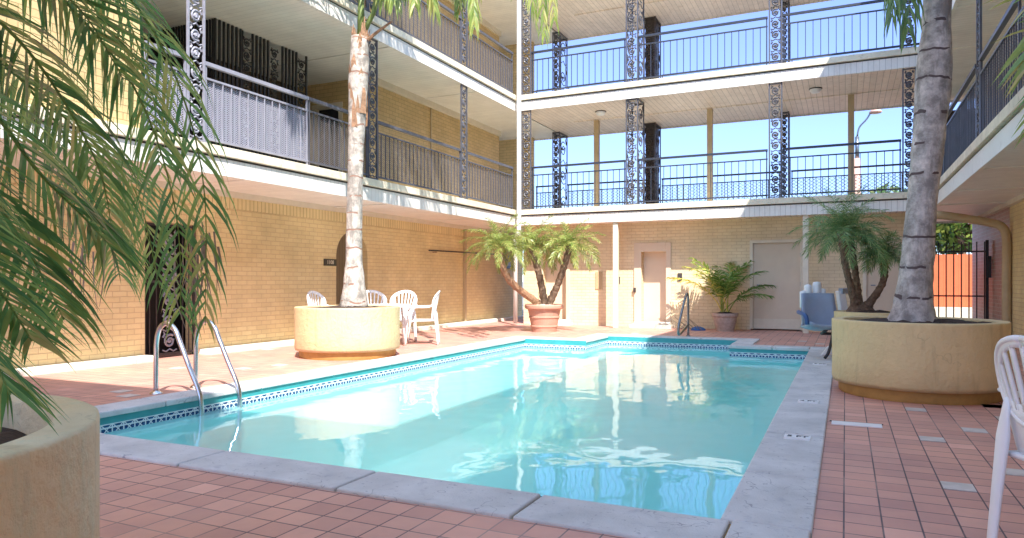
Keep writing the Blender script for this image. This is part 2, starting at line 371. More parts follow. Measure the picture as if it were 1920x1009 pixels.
def water_mat():
    m, nt, b = mat('pool_water'); nt.nodes.remove(b); p, s = pos(nt)
    mp = N(nt, 'Mapping'); L(nt, p, mp.inputs[0]); mp.inputs['Scale'].default_value = (1.0, .8, 1)
    n1 = noise(nt, mp.outputs[0], 1.3, 2, .5); n2 = noise(nt, mp.outputs[0], 4.0, 2, .5)
    h = math_(nt, 'MULTIPLY_ADD', n2, .10, n1)
    bp = N(nt, 'Bump'); val(bp, 'Strength', .22); val(bp, 'Distance', .06); L(nt, h, bp.inputs['Height'])
    fr = N(nt, 'Fresnel'); val(fr, 'IOR', 1.33); L(nt, bp.outputs[0], fr.inputs['Normal'])
    gl = N(nt, 'BsdfGlossy'); val(gl, 'Roughness', .02); val(gl, 'Color', rgb((1, 1, 1))); L(nt, bp.outputs[0], gl.inputs['Normal'])
    tr = N(nt, 'BsdfTransparent'); val(tr, 'Color', rgb((.88, .975, .97)))
    mk = N(nt, 'BsdfDiffuse'); val(mk, 'Color', rgb((.46, .95, .95)))      # fine suspended cloudiness of the water
    tl = N(nt, 'BsdfTranslucent'); val(tl, 'Color', rgb((.75, .97, .96)))
    m1 = N(nt, 'MixShader'); val(m1, 0, .5); L(nt, mk.outputs[0], m1.inputs[1]); L(nt, tl.outputs[0], m1.inputs[2])
    m2 = N(nt, 'MixShader'); val(m2, 0, .66); L(nt, tr.outputs[0], m2.inputs[1]); L(nt, m1.outputs[0], m2.inputs[2])
    mx = N(nt, 'MixShader'); L(nt, fr.outputs[0], mx.inputs[0]); L(nt, m2.outputs[0], mx.inputs[1]); L(nt, gl.outputs[0], mx.inputs[2])
    L(nt, mx.outputs[0], nt.nodes['Material Output'].inputs[0])
    return m
M['water'] = water_mat()

def mesh_mat(name, pu, pv, axis, c, width):
    """expanded metal: a diamond net with open holes"""
    m, nt, b = mat(name); p, s = pos(nt)
    u = math_(nt, 'DIVIDE', s[axis], pu); v = math_(nt, 'DIVIDE', s[2], pv)
    a = math_(nt, 'ABSOLUTE', math_(nt, 'SUBTRACT', math_(nt, 'FRACT', math_(nt, 'ADD', u, v)), .5))
    c_ = math_(nt, 'ABSOLUTE', math_(nt, 'SUBTRACT', math_(nt, 'FRACT', math_(nt, 'SUBTRACT', u, v)), .5))
    g = math_(nt, 'LESS_THAN', math_(nt, 'MINIMUM', a, c_), width)
    val(b, 'Base Color', rgb(c)); val(b, 'Roughness', .45)
    tr = N(nt, 'BsdfTransparent'); mx = N(nt, 'MixShader'); L(nt, g, mx.inputs[0]); L(nt, tr.outputs[0], mx.inputs[1]); L(nt, b.outputs[0], mx.inputs[2])
    L(nt, mx.outputs[0], nt.nodes['Material Output'].inputs[0]); return m
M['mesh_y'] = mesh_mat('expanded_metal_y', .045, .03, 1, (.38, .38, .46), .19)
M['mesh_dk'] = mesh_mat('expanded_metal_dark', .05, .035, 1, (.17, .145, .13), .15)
M['mesh_x'] = mesh_mat('expanded_metal_x', .12, .085, 0, (.50, .60, .72), .07)

def trunk_mat(name, c, dark, pitch):
    m, nt, b = mat(name); p, s = pos(nt)
    nz = noise(nt, p, 2.2, 3); zz = math_(nt, 'ADD', s[2], math_(nt, 'MULTIPLY', nz, .20))
    fr = math_(nt, 'FRACT', math_(nt, 'DIVIDE', zz, pitch)); g = math_(nt, 'LESS_THAN', math_(nt, 'ABSOLUTE', math_(nt, 'SUBTRACT', fr, .5)), .045)
    n = noise(nt, p, 7, 8, .7); r = ramp(nt, [(.38, tuple(x * .42 for x in c)), (.56, tuple(x * .9 for x in c)), (.68, tuple(min(1, x * 1.25) for x in c))]); L(nt, n, r.inputs[0])
    mp = N(nt, 'Mapping'); L(nt, p, mp.inputs[0]); mp.inputs['Scale'].default_value = (1, 1, .22)
    n3 = noise(nt, mp.outputs[0], 9, 6, .7); r3 = ramp(nt, [(.52, (0, 0, 0)), (.64, (.85, .85, .85))]); L(nt, n3, r3.inputs[0])
    o = mix(nt, r3.outputs[0], r.outputs[0], tuple(x * .38 for x in c))
    gg = math_(nt, 'MULTIPLY', g, math_(nt, 'GREATER_THAN', noise(nt, p, 5, 2), .50))
    o = mix(nt, gg, o, dark); L(nt, o, b.inputs['Base Color']); val(b, 'Roughness', .8)
    h = math_(nt, 'SUBTRACT', n, math_(nt, 'MULTIPLY', gg, .5)); bump(nt, b, h, .8, .03)
    return m
M['trunk_pale'] = trunk_mat('trunk_pale', (.56, .50, .44), (.26, .15, .11), .26)
M['trunk_grey'] = trunk_mat('trunk_grey', (.60, .54, .51), (.10, .07, .07), .30)
M['leaf_near'] = leafmat('leaf_near', [(0, (.07, .19, .09)), (.5, (.16, .34, .11)), (.85, (.34, .48, .14)), (1, (.60, .52, .2))], .48, .22, .9)
M['leaf_date'] = leafmat('leaf_date', [(0, (.10, .18, .04)), (.5, (.28, .38, .09)), (1, (.52, .50, .18))], .40)
M['leaf_dark'] = leafmat('leaf_dark', [(0, (.11, .22, .09)), (.6, (.25, .40, .15)), (1, (.5, .52, .24))], .35)
M['leaf_areca'] = leafmat('leaf_areca', [(0, (.09, .24, .05)), (.5, (.28, .42, .09)), (1, (.85, .72, .18))], .35)
M['leaf_tree'] = leafmat('leaf_tree', [(0, (.04, .09, .02)), (.5, (.12, .20, .04)), (1, (.26, .30, .06))], .4)
M['leaf_dead'] = leafmat('leaf_dead', [(0, (.22, .15, .10)), (1, (.36, .27, .2))], .2, .6)

# ------------------------------------------------------------------ key measures
L1B, L1T, L2B, L2T, L3B, L3T = 2.51, 2.89, 5.38, 5.76, 8.25, 8.63
XF = -7.50   # left wing edge
YF = 16.20   # back wing edge
YR = 19.75   # back wing rear edge
XR = 1.52    # right wing edge
YS = -0.85    # near wing edge
ROOF = 8.95

# ------------------------------------------------------------------ ground, deck, pool
def rects(mb, rs, z, t=0.0):
    for x0, x1, y0, y1 in rs:
        mb.add([(x0, y0, z), (x1, y0, z), (x1, y1, z), (x0, y1, z)], [(0, 1, 2, 3)])
PX0, PX1, PY0, PY1 = -5.60, -0.50, 3.37, 12.50
AX0, AX1, AY1 = -4.35, -1.78, 13.80
CW = .33
OX0, OX1, OY0, OY1 = PX0 - CW, -0.13, 2.97, PY1 + CW
BX0, BX1, BY1 = AX0 - CW, AX1 + CW, AY1 + CW
g = MB(); rects(g, [(-1500, -9.5, -1500, 1500), (3.4, 1500, -1500, 1500), (-9.5, 3.4, 20.2, 1500), (-9.5, 3.4, -1500, -7)], -0.02)
g.build('ground', M['ground'], kind='structure')
d = MB()
rects(d, [(-9.5, 3.4, -7, OY0), (-9.5, OX0, OY0, OY1), (OX1, 3.4, OY0, OY1), (-9.5, BX0, OY1, BY1), (BX1, 3.4, OY1, BY1), (-9.5, 3.4, BY1, 20.2)], 0.0)
d.build('pool_deck', M['tiles'], kind='structure')
# odd pale tiles let into the deck (cells of the grid)
pt = MB(); rnd = random.Random(3)
def cell(x, y): return (math.floor((x + .006) / .158), math.floor((y - 3.43) / .158))
def gp(px, py):
    dep = 1.1 * 1331 / (py - 528); p = at(px, py, dep); return p.x, p.y
cells = [cell(*gp(a, b)) for a, b in ((1802, 919), (1753, 824.5), (1825, 804.5), (1722, 767), (1874, 880), (1889, 785), (1870, 765), (1850, 762),
         (500, 655), (455, 690), (520, 685), (590, 640), (240, 745), (230, 735), (330, 690), (860, 625), (1190, 625), (1500, 640), (1545, 645))]
for i, j in cells:
    x = -.006 + i * .158; y = 3.43 + j * .158
    pt.box(x + .004, x + .154, y + .004, y + .154, -.01, .0045)
pt.build('deck_tiles', M['paletile'], kind='structure')
lid = thing('drain_cover', 'plain white rectangular lid set flush in the red tiles beside the pool coping', 'drain cover', (.13, 5.9, 0))
x, y = gp(1606, 797)
MB().box(x - .175, x + .175, y - .05, y + .075, -.01, .008).build('cover', M['plastic'], lid, bevel=.003)
MB().box(x - .19, x + .185, y + .076, y + .09, -.01, .006).build('rim', M['ironblack'], lid)

# coping: cast slabs with joints
cp = MB()
def cop(x0, x1, y0, y1, ax, joints):
    e = sorted([(y0 if ax == 1 else x0)] + [j for j in joints if (y0 if ax == 1 else x0) < j < (y1 if ax == 1 else x1)] + [(y1 if ax == 1 else x1)])
    for a, b in zip(e[:-1], e[1:]):
        gph = .006
        z = .018 + rnd.uniform(-.003, .003)
        if ax == 1: cp.box(x0, x1, a + gph, b - gph, -.035, z)
        else: cp.box(a + gph, b - gph, y0, y1, -.035, z)
ov = .02
cop(OX0, PX0 + ov, PY0 - ov, PY1 - .0, 1, [4.5 + i * 1.17 for i in range(9)])
cop(PX1 - ov, OX1, PY0 - ov, OY1, 1, [4.25 + i * 1.17 for i in range(9)])
cop(OX0, OX1, OY0, PY0 - ov - .004, 0, [-4.75, -3.59, -2.42, -1.40, -.47])
cop(OX0, AX0 + ov, PY1 + .004, OY1, 0, [-5.0])
cop(AX1 - ov, PX1 - ov - .004, PY1 - ov + .0, OY1, 0, [-1.1])
cop(BX0, AX0 + ov, OY1 + .004, AY1 - .0, 1, [])
cop(AX1 - ov, BX1, OY1 + .004, AY1 - .0, 1, [])
cop(BX0, BX1, AY1 - ov + .004 + .02, BY1, 0, [-3.6, -2.5])
c_ = cp.build('pool_coping', M['concrete'], kind='structure'); mo = c_.modifiers.new('b', 'BEVEL'); mo.width = .012; mo.segments = 3; mo.limit_method = 'ANGLE'
# fill below the joints
MB().box(OX0 + .01, PX0 - .01, PY0, PY1, -.3, -.006).box(PX1 + .01, OX1 - .01, PY0, OY1 - .01, -.3, -.006).box(OX0 + .01, OX1 - .01, OY0 + .01, PY0 - .01, -.3, -.0065).build('pool_coping_bed', M['footing'], kind='structure')
# basin
WZ = -0.165; DEEP = -1.35
loop = [(PX0, PY0), (PX1, PY0), (PX1, PY1), (AX1, PY1), (AX1, AY1), (AX0, AY1), (AX0, PY1), (PX0, PY1)]
bs = MB(); te = MB(); by = MB(); bx = MB()
for i, (a, b) in enumerate(zip(loop, loop[1:] + loop[:1])):
    def quad(mb, z0, z1): mb.add([(a[0], a[1], z0), (b[0], b[1], z0), (b[0], b[1], z1), (a[0], a[1], z1)], [(0, 1, 2, 3)])
    quad(bs, DEEP, -.20); quad(te, -.095, -.004); quad(by if a[0] == b[0] else bx, -.20, -.095)
rects(bs, [(PX0, PX1, PY0, PY1), (AX0, AX1, PY1, AY1)], DEEP)
bs.build('pool_basin', M['basin'], kind='structure')
te.build('pool_wall_paint', M['teal'], kind='structure')
tb = MB(); 
tb.v = by.v + bx.v; tb.f = by.f + [tuple(i + len(by.v) for i in f) for f in bx.f]; tb.m = [0] * len(by.f) + [1] * len(bx.f); tb.a = [0] * len(tb.f)
tb.build('pool_tile_band', [M['band_y'], M['band_x']], kind='structure')
st = MB()
for k in range(4): st.box(AX0 + .001, AX1 - .001, AY1 - .33 * (k + 1), AY1 - .33 * k, DEEP, -.34 - .24 * k)
st.build('pool_steps', M['basin'], kind='structure')
wt = MB(); rects(wt, [(PX0, PX1, PY0, PY1), (AX0, AX1, PY1, AY1)], WZ); wt.build('water', M['water'], kind='structure')
# depth markers painted on the coping
def text(body, size, loc, rz, mat_, name, parent, rx=0.0, ext=.0006, sy=1.0):
    cu = bpy.data.curves.new(name, 'FONT'); cu.body = body; cu.size = size; cu.align_x = 'CENTER'; cu.align_y = 'CENTER'; cu.extrude = ext; cu.offset = size * .02
    o = bpy.data.objects.new(name, cu); COL.objects.link(o)
    bpy.context.view_layer.update(); dg = bpy.context.evaluated_depsgraph_get()
    me = bpy.data.meshes.new_from_object(o.evaluated_get(dg)); bpy.data.objects.remove(o); me.materials.clear(); me.materials.append(mat_)
    o = bpy.data.objects.new(name, me); COL.objects.link(o); o.parent = parent
    o.location = Vector(loc) - worg(parent); o.rotation_euler = (rx, 0, rz); o.scale = (1, sy, 1); return o
for (px, py, bd, lb) in ((1485, 825, '5 FT', 'white depth marker plate on the coping, the one nearest the camera'),
                         (1506, 757, '4 FT', 'white depth marker plate on the coping, the middle of the three in the row'),
                         (1530, 686, '3 FT', 'worn white depth marker plate on the coping beside the tall round planter')):
    x, y = gp(px, py); x = -.30
    t = thing('depth_marker', lb, 'depth marker', (x, y, .02), 'depth markers along the pool edge')
    MB().box(x - .085, x + .085, y - .06, y + .06, .012, .028).build('plate', M['plastic'], t)
    text(bd, .075, (x, y, .0292), 0, M['ironblack'], 'lettering', t)

# ------------------------------------------------------------------ scrollwork and railings
def spiral_pts(cx, cz, r0, r1, a0, turns, n, flip=1):
    return [(cx + (r0 + (r1 - r0) * i / n) * math.cos(a0 + flip * turns * 6.283 * i / n), 0, cz + (r0 + (r1 - r0) * i / n) * math.sin(a0 + flip * turns * 6.283 * i / n)) for i in range(n + 1)]
def scroll_mesh(width, height, name, th=.013):
    """a strip of scroll castings, width along local x, height along z"""
    mb = MB(); pitch = width * 1.12; n = int(height / pitch); pitch = height / n; rr = width * .40
    for k in range(n):
        cz = (k + .5) * pitch; fl = 1 if k % 2 else -1
        mb.tube(spiral_pts(0, cz, rr * .12, rr, 1.57 * fl, 1.6, 22, fl), th, 4, fl=1.3)
        mb.tube([(-width * .48, 0, cz - pitch * .42), (-width * .25, 0, cz - pitch * .5), (0, 0, cz - pitch * .38), (width * .25, 0, cz - pitch * .5), (width * .48, 0, cz - pitch * .42)], th * .9, 4)
        for sx in (-1, 1):
            mb.tube([(sx * width * .46, 0, cz + pitch * .2), (sx * width * .33, 0, cz + pitch * .36), (sx * width * .42, 0, cz + pitch * .48)], [th * 1.4, th * 1.2, th * .5], 4)
            mb.tube([(sx * width * .20, 0, cz - pitch * .05), (sx * width * .30, 0, cz + pitch * .1)], [th * 1.5, th * .6], 4)
        mb.tube([(0, 0, cz - .02), (.001, 0, cz + .02)], th * 1.8, 5)
    me = mb.build(name, M['iron']); d_ = me.data; bpy.data.objects.remove(me); return d_
SCR = {}
def scroll(parent, width, height, loc, rz, mat_):
    key = (round(width, 2), round(height, 2), mat_.name)
    if key not in SCR:
        SCR[key] = scroll_mesh(width - .05, height - .06, 'scrollwork'); SCR[key].materials.clear(); SCR[key].materials.append(mat_)
    o = bpy.data.objects.new('scrollwork', SCR[key]); COL.objects.link(o); o.parent = parent
    o.location = Vector(loc) + Vector((0, 0, .03)) - worg(parent); o.rotation_euler = (0, 0, rz); return o
def panel_column(parent, p, width, z0, z1, ax, mat_, cap=True):
    """one flat scroll panel between two stiles; ax 1: lies along Y, 0: along X"""
    x, y = p; hw = width / 2
    st_ = MB()
    for s_ in (-1, 1):
        cx, cy_ = (x + s_ * hw, y) if ax == 0 else (x, y + s_ * hw)
        st_.box(cx - .014, cx + .014, cy_ - .014, cy_ + .014, z0, z1)
    for zz in (z0 + .02, z1 - .05):
        if ax == 0: st_.box(x - hw + .0145, x + hw - .0145, y - .011, y + .011, zz, zz + .022)
        else: st_.box(x - .011, x + .011, y - hw + .0145, y + hw - .0145, zz, zz + .022)
    c = st_.build('column', mat_, parent)
    scroll(c, width, z1 - z0 - .06, (x, y, z0 + .03), 0 if ax == 0 else R(90), mat_)
    return c
def box_column(parent, x, y, wx, wy, z0, z1, mat_, solid=None):
    """four-sided column of scroll panels; x, y: front left corner"""
    st_ = MB()
    for cx in (x, x + wx):
        for cy_ in (y, y + wy): st_.box(cx - .013, cx + .013, cy_ - .013, cy_ + .013, z0, z1)
    for zz in (z0 + .0, z1 - .05):
        st_.box(x + .0135, x + wx - .0135, y - .01, y + .01, zz, zz + .04).box(x + .0135, x + wx - .0135, y + wy - .01, y + wy + .01, zz, zz + .04)
        st_.box(x - .01, x + .01, y + .0135, y + wy - .0135, zz, zz + .04).box(x + wx - .01, x + wx + .01, y + .0135, y + wy - .0135, zz, zz + .04)
    c = st_.build('column', mat_, parent)
    h = z1 - z0 - .06
    scroll(c, wx, h, (x + wx / 2, y, z0 + .03), 0, mat_); scroll(c, wy, h, (x + wx, y + wy / 2, z0 + .03), R(90), mat_)
    scroll(c, wy, h, (x, y + wy / 2, z0 + .03), R(90), mat_)
    if solid: MB().box(x + .03, x + wx - .03, y + .03, y + wy - .03, z0 + .001, z1 - .001).build('core', solid, c)
    return c
def railing(parent, p, q, z, mat_, mesh=None, step=.15, hr=.05, hh=1.05):
    """handrail, second rail, bottom rail and balusters from p to q on a floor at height z"""
    p = Vector((p[0], p[1], 0)); q = Vector((q[0], q[1], 0)); d = q - p; ln = d.length; d.normalize()
    a = MB(); a.bar(p + Vector((0, 0, z + hh)), q + Vector((0, 0, z + hh)), .055, hr)
    h = a.build('railing', mat_, parent)
    b = MB(); b.bar(p + Vector((0, 0, z + .86)), q + Vector((0, 0, z + .86)), .03, .026); b.bar(p + Vector((0, 0, z + .075)), q + Vector((0, 0, z + .075)), .03, .03)
    n = max(1, int(round(ln / 2.2)))
    for i in range(n + 1):
        c = p + d * min(max(ln * i / n, .02), ln - .02); b.bar(c + Vector((0, 0, z)), c + Vector((0, 0, z + hh - hr / 2)), .024, .024)
    b.build('rail', mat_, h)
    c = MB(); k = max(2, int(round(ln / step)))
    for i in range(1, k):
        o = p + d * (ln * i / k) + Vector((rnd.uniform(-.002, .002), rnd.uniform(-.002, .002), 0))
        c.bar(o + Vector((0, 0, z + .09)), o + Vector((0, 0, z + .848)), .014, .014)
    c.build('balusters', mat_, h)
    if mesh:
        nrm = Vector((-d.y, d.x, 0)) * mesh[1]
        A = p + nrm; B = q + nrm
        MB().add([(A.x, A.y, z + .1), (B.x, B.y, z + .1), (B.x, B.y, z + .84), (A.x, A.y, z + .84)], [(0, 1, 2, 3)]).build('mesh_panel', mesh[0], h)
    return h

# ------------------------------------------------------------------ LEFT WING
LW = thing('motel_wing', 'three-storey ochre brick wing with white fascias and an arched door, beside the sunlit pool edge', 'building', (-9, 8, 0))
XW = -8.90
Y0L = -7.0
# ground floor wall with gate opening (y 6.83-7.72) and arched opening (y 10.99-11.94)
gA, gB, gT = 6.83, 7.72, 1.95
wl = MB()
wl.box(XW - .25, XW, Y0L, gA, 0, 2.26).box(XW - .25, XW, gB, 10.97, 0, 2.26).box(XW - .25, XW, 11.96, 19.7, 0, 2.26).box(XW - .25, XW, gA, gB, gT, 2.26)
# arch head
ac, ar, asp = 11.465, .495, 1.60
pts = [(ac - ar * math.cos(math.pi * i / 16), asp + ar * math.sin(math.pi * i / 16)) for i in range(17)]
vs = []; 
for (yy, zz) in pts: vs += [(XW, yy, zz), (XW, yy, 2.26), (XW - .25, yy, zz), (XW - .25, yy, 2.26)]
fs = []
for i in range(16):
    o = i * 4; fs += [(o, o + 4, o + 5, o + 1), (o + 2, o + 3, o + 7, o + 6), (o, o + 2, o + 6, o + 4)]
wl.add(vs, fs)
wl.build('wall', M['wall_y'], LW)
MB().box(XW - .25, XW + .018, Y0L, 19.7, 2.263, L1B + .03).build('soldier_course', M['soldier_y'], LW)
dr = MB().box(XW - .20, XW - .15, 10.97, 11.96, 0, 2.2).build('door', M['archdoor'], LW); tag(dr, 'dark brown arched plank door set in the ochre wall')
MB().box(XW - .149, XW - .12, 11.75, 11.79, .95, 1.05).box(XW - .149, XW - .10, 11.76, 11.78, 1.12, 1.42).build('handle', M['ironblack'], dr)
# iron gate in dark doorway
MB().box(XW - .7, XW - .6, gA - .6, gB + 1.6, -.01, 2.3).build('passage_black_sheet', M['dark'], LW)  # near-black sheet stands in for the unlit passage
gt = MB().bar((XW - .05, gA + .02, 0), (XW - .05, gA + .02, gT), .035, .035).bar((XW - .05, gB - .02, 0), (XW - .05, gB - .02, gT), .035, .035)
gt.bar((XW - .05, gA + .04, .05), (XW - .05, gB - .04, .05), .03, .03).bar((XW - .05, gA + .04, 1.1), (XW - .05, gB - .04, 1.1), .03, .03).bar((XW - .05, gA + .04, gT - .03), (XW - .05, gB - .04, gT - .03), .03, .03)
for i in range(1, 8):
    yy = gA + (gB - gA) * i / 8
    if 3 <= i <= 5: continue
    gt.bar((XW - .05, yy, .06), (XW - .05, yy, gT - .04), .012, .012)
gate = gt.build('gate', M['bronze'], LW); tag(gate, 'dark iron gate with a column of scrollwork')
scroll(gate, .30, gT - .1, (XW - .05, (gA + gB) / 2, .05), R(90), M['ironlit_grey'])
# upper walls
for zt, zb in ((L1T, L2B), (L2T, L3B)):
    first = zt == L1T
    mb = MB().box(XW - .2, XW - .1, 12.2, 18.30, zt, zb + .03)
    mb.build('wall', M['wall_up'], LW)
    # projecting room block close to the edge
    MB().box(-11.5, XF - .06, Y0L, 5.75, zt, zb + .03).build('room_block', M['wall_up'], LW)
    # wall that faces the viewer at the end of the stair recess, with a doorway
    w2 = MB().box(-12, -10.55, 12.2, 12.4, zt, zb + .03).box(-9.72, XW - .2005, 12.2, 12.4, zt, zb + .03).box(-10.55, -9.72, 12.2, 12.4, zt + 2.05, zb + .03)
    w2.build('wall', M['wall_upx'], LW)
    dw = MB().box(-10.55, -10.45, 12.17, 12.42, zt, zt + 2.05).box(-9.82, -9.72, 12.17, 12.42, zt, zt + 2.05).box(-10.45, -9.82, 12.17, 12.42, zt + 1.96, zt + 2.05).build('door_frame', M['trim'], LW)
    MB().box(-10.449, -9.821, 12.3, 12.34, zt, zt + 1.96).build('door', M['dark'], dw)  # near-black panel in place of the dark opening
    # rear wall of the recess with barred windows
    MB().box(-11.2, -11.0, 5.75, 12.199, zt, zb + .03).build('wall', M['stair_shade'], LW)
    for yy in (6.3, 8.0, 9.7, 11.0):
        f = MB().box(-11.0, -10.96, yy, yy + 1.1, zt + .9, zt + 1.95).build('window_frame', M['trim'], LW)
        pm = MB()
        for k in range(4): pm.box(-10.959, -10.945, yy + .05 + k * .26, yy + .05 + k * .26 + .22, zt + .95, zt + 1.9)
        pm.build('pane', M['glass'], f)
    # cream top trim along wall head
    MB().box(XW - .0995, XW - .03, 12.2, 18.3, zb - .12, zb + .02).build('trim', M['trim'], LW)
    MB().box(XW - .0995, XW - .07, 14.55, 14.60, zt, zb - .121).build('downpipe', M['post'], LW)
    # dark far end of the walkway
    MB().box(-12, -8.45, 19.45, 19.58, zt, zb + .03).build('wall', M['wall_upx'], LW)
# slabs, fascias and soffits
def edge(parent, z0, z1, along, e, a, b, inward, mfas, proud=.0):
    """slab edge and grooved fascia. along 'y': edge plane x=e from y=a..b; inward = direction (+1/-1) to the courtyard"""
    s_ = inward
    zs = z1 - .125
    def bx_(mb, d0, d1, za, zb):
        lo, hi = sorted((e + s_ * d0, e + s_ * d1))
        if along == 'y': mb.box(lo, hi, a, b, za, zb)
        else: mb.box(a, b, lo, hi, za, zb)
        return mb
    bx_(MB(), -.16, .045, zs, z1).build('slab_edge', M['slab'], parent, bevel=.006)
    bx_(MB(), -.155, -.02, zs - .03, zs - .0005).build('shadow_gap', M['bronze'], parent)  # dark strip draws the shadow line under the slab in its colour
    bx_(MB(), -.05, .0, z0, zs - .031).build('fascia', mfas, parent)
for z0, z1 in ((L1B, L1T), (L2B, L2T), (L3B, ROOF)):
    edge(LW, z0, z1, 'y', XF, Y0L, YF - .003, 1, M['fascia_y'])
    rear = XW if z0 == L1B else -12.2
    MB().box(-12.2, XF - .162, Y0L, YR, z1 - .12, z1 - .003).build('floor_slab', M['slab'], LW)
    MB().box(-12.2 if z0 > 3 else XW - .24, XF - .051, Y0L, YR, z0 + .02, z0 + .05).build('soffit', M['soffit_y'], LW)
    # flat cover battens on the soffit
    for yy in (7.4, 10.8, 14.2): MB().box((XW if z0 < 3 else -12), XF - .06, yy, yy + .09, z0 + .005, z0 + .0195).build('batten', M['soffit_y'], LW)
MB().box(-12.2, XF - .17, Y0L, YR, ROOF - .11, ROOF + .02).build('roof', M['roof'], LW)
# cornice where soffit meets wall on the ground floor
MB().box(XW + .0185, XW + .09, Y0L, 19.7, L1B - .07, L1B + .0195).build('trim', M['trim'], LW)
MB().box(XW, XW + .07, 15.98, 16.06, .02, L1B - .08).bar((XW + .035, 16.02, .05), (XW + .2, 16.02, .02), .08, .07).build('downpipe', M['post'], LW)
cols_y = [6.52, 10.28, 13.59]
for zt, zb in ((L1T, L2B), (L2T, L3B)):
    ends = [5.78] + cols_y + [YF - .05]
    for i, yy in enumerate(cols_y):
        panel_column(LW, (XF - .04, yy), .245, zt, zb + .02, 1, M['ironlit_grey'] if i == 0 else M['iron'])
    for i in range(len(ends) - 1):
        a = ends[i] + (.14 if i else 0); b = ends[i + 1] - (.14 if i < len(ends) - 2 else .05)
        if i == 0: railing(LW, (XF - .05, a), (XF - .05, b), zt, M['ironlit_grey'], (M['mesh_y'], .025))
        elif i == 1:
            railing(LW, (XF - .05, a), (XF - .05, 8.62), zt, M['ironlit_grey'], (M['mesh_y'], .025))
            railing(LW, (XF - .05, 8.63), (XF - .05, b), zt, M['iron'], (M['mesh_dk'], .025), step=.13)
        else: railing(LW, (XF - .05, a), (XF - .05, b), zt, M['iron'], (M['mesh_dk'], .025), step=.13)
# stair screen of black bars with scroll panels, floor to ceiling
for zt, zb in ((L1T, L2B),):
    s1 = MB()
    for i in range(24):
        x = -10.85 + i * .065; s1.bar((x, 8.42, zt), (x, 8.42, zb + .01), .028, .028)
    for zz in (.08, 1.35): s1.bar((-10.85, 8.42, zt + zz), (-9.35, 8.42, zt + zz), .02, .025)
    s1.build('stair_screen', M['ironblack'], LW)
    s2 = MB(); pan = (9.55, 10.45)
    for i in range(25):
        y = 8.42 + i * .09
        if any(abs(y - c) < .115 for c in (9.10, 9.75, 10.45)): continue
        s2.bar((-9.3, y, zt), (-9.3, y, zb + .01), .032, .032)
    for zz in (.08, 1.35): s2.bar((-9.3, 8.42, zt + zz), (-9.3, 10.6, zt + zz), .02, .025)
    sc2 = s2.build('stair_screen', M['ironblack'], LW)
    for y in (9.10, 9.75, 10.45): scroll(sc2, .24, zb - zt - .05, (-9.3, y, zt), R(90), M['ironblack'])
    MB().bar((-9.3, 9.0, zt), (-9.3, 9.0, zb), .02, .02).build('stair_screen', M['ironblack'], LW)

# ------------------------------------------------------------------ BACK WING
BW = thing('motel_wing', 'far pale ochre wing with two open galleries above doors, sky showing through the railings', 'building', (-3, 17, 0))
YW = 16.95
BL, BR = -7.62, 1.62
# ground floor wall with door openings
door_px = [(-7.07, -6.43, 1.78, 0), (-4.48, -3.88, 1.82, 1), (-1.95, -.85, 2.0, 2), (.36, 1.16, 2.0, 2)]
segs = []; x = BL
for a, b, t_, k in door_px: segs.append((x, a)); x = b
segs.append((x, BR))
wb = MB()
for a, b in segs: wb.box(a, b, YW, YW + .25, 0, L1B + .03)
for a, b, t_, k in door_px: wb.box(a, b, YW, YW + .25, t_, L1B + .03)
wb.build('wall', M['wall_x'], BW)
MB().box(BL, BL + .25, YW + .251, YR - .1, 0, L1B + .03).build('wall', M['wall_y'], BW)
MB().box(BR - .25, BR, YW + .251, YR - .1, 0, L1B + .03).build('wall', M['wall_y'], BW)
MB().box(BL, BR, YR - .35, YR - .1005, 0, L1B + .03).build('wall', M['wall_x'], BW)
for a, b, t_, k in door_px:
    fw = .09 if k < 2 else .05
    mm = M['door_pink'] if k < 2 else M['door']
    if k == 1:
        fr = MB().box(a - .18, a, YW - .035, YW - .001, .12, t_ + .22).box(b, b + .12, YW - .035, YW - .001, .12, t_ + .22).box(a, b, YW - .035, YW - .001, t_, t_ + .22)
    elif k == 0:
        fr = MB().box(a - .10, a, YW - .03, YW - .001, .12, t_ + .10).box(b, b + .10, YW - .03, YW - .001, .12, t_ + .10).box(a, b, YW - .03, YW - .001, t_, t_ + .10)
    else:
        fr = MB().box(a - .02, a + .05, YW - .03, YW + .10, .02, t_ + .04).box(b - .05, b + .02, YW - .03, YW + .10, .02, t_ + .04).box(a + .05, b - .05, YW - .03, YW + .10, t_ - .03, t_ + .04)
    f = fr.build('door_frame', mm if k < 2 else M['trim'], BW, bevel=.004)
    z0 = .12 if k < 2 else .03
    MB().box(a + .001, b - .001, YW + .20 if k < 2 else YW + .04, YW + .24, z0, t_ - (.001 if k < 2 else .031)).build('door', mm, f)
    if k < 2:
        MB().box(a - .20, b + .20, YW - .40, YW - .036, -.01, .075).box(a - .14, b + .14, YW - .20, YW - .036, .0755, .135).build('doorstep', M['curb'], f, bevel=.006)
    if k == 1: MB().box(a - .19, a - .13, YW - .075, YW - .036, .84, .95).build('handle', M['bronze'], f)
    if k >= 1:
        hn = MB()
        for zz in (.35, 1.0, 1.65): hn.box(b - (.012 if k == 1 else .058), b - (.001 if k == 1 else .049), YW + (.17 if k == 1 else .015), YW + (.199 if k == 1 else .039), zz, zz + .09)
        hn.build('hinge', M['steeldark'], f)
    if k == 2:
        MB().box(a + .052, b - .052, YW + .02, YW + .0395, .03, .26).build('kick_plate', M['trim'], f)
        MB().tube([(a + .14, YW + .039, 1.02), (a + .14, YW - .03, 1.02), (a + .22, YW - .03, 1.02)], .012, 8).build('handle', M['steeldark'], f)
    if k == 2: MB().box(b + .09, b + .12, YW - .03, YW - .001, 1.0, 1.06).build('handle', M['bronze'], f)
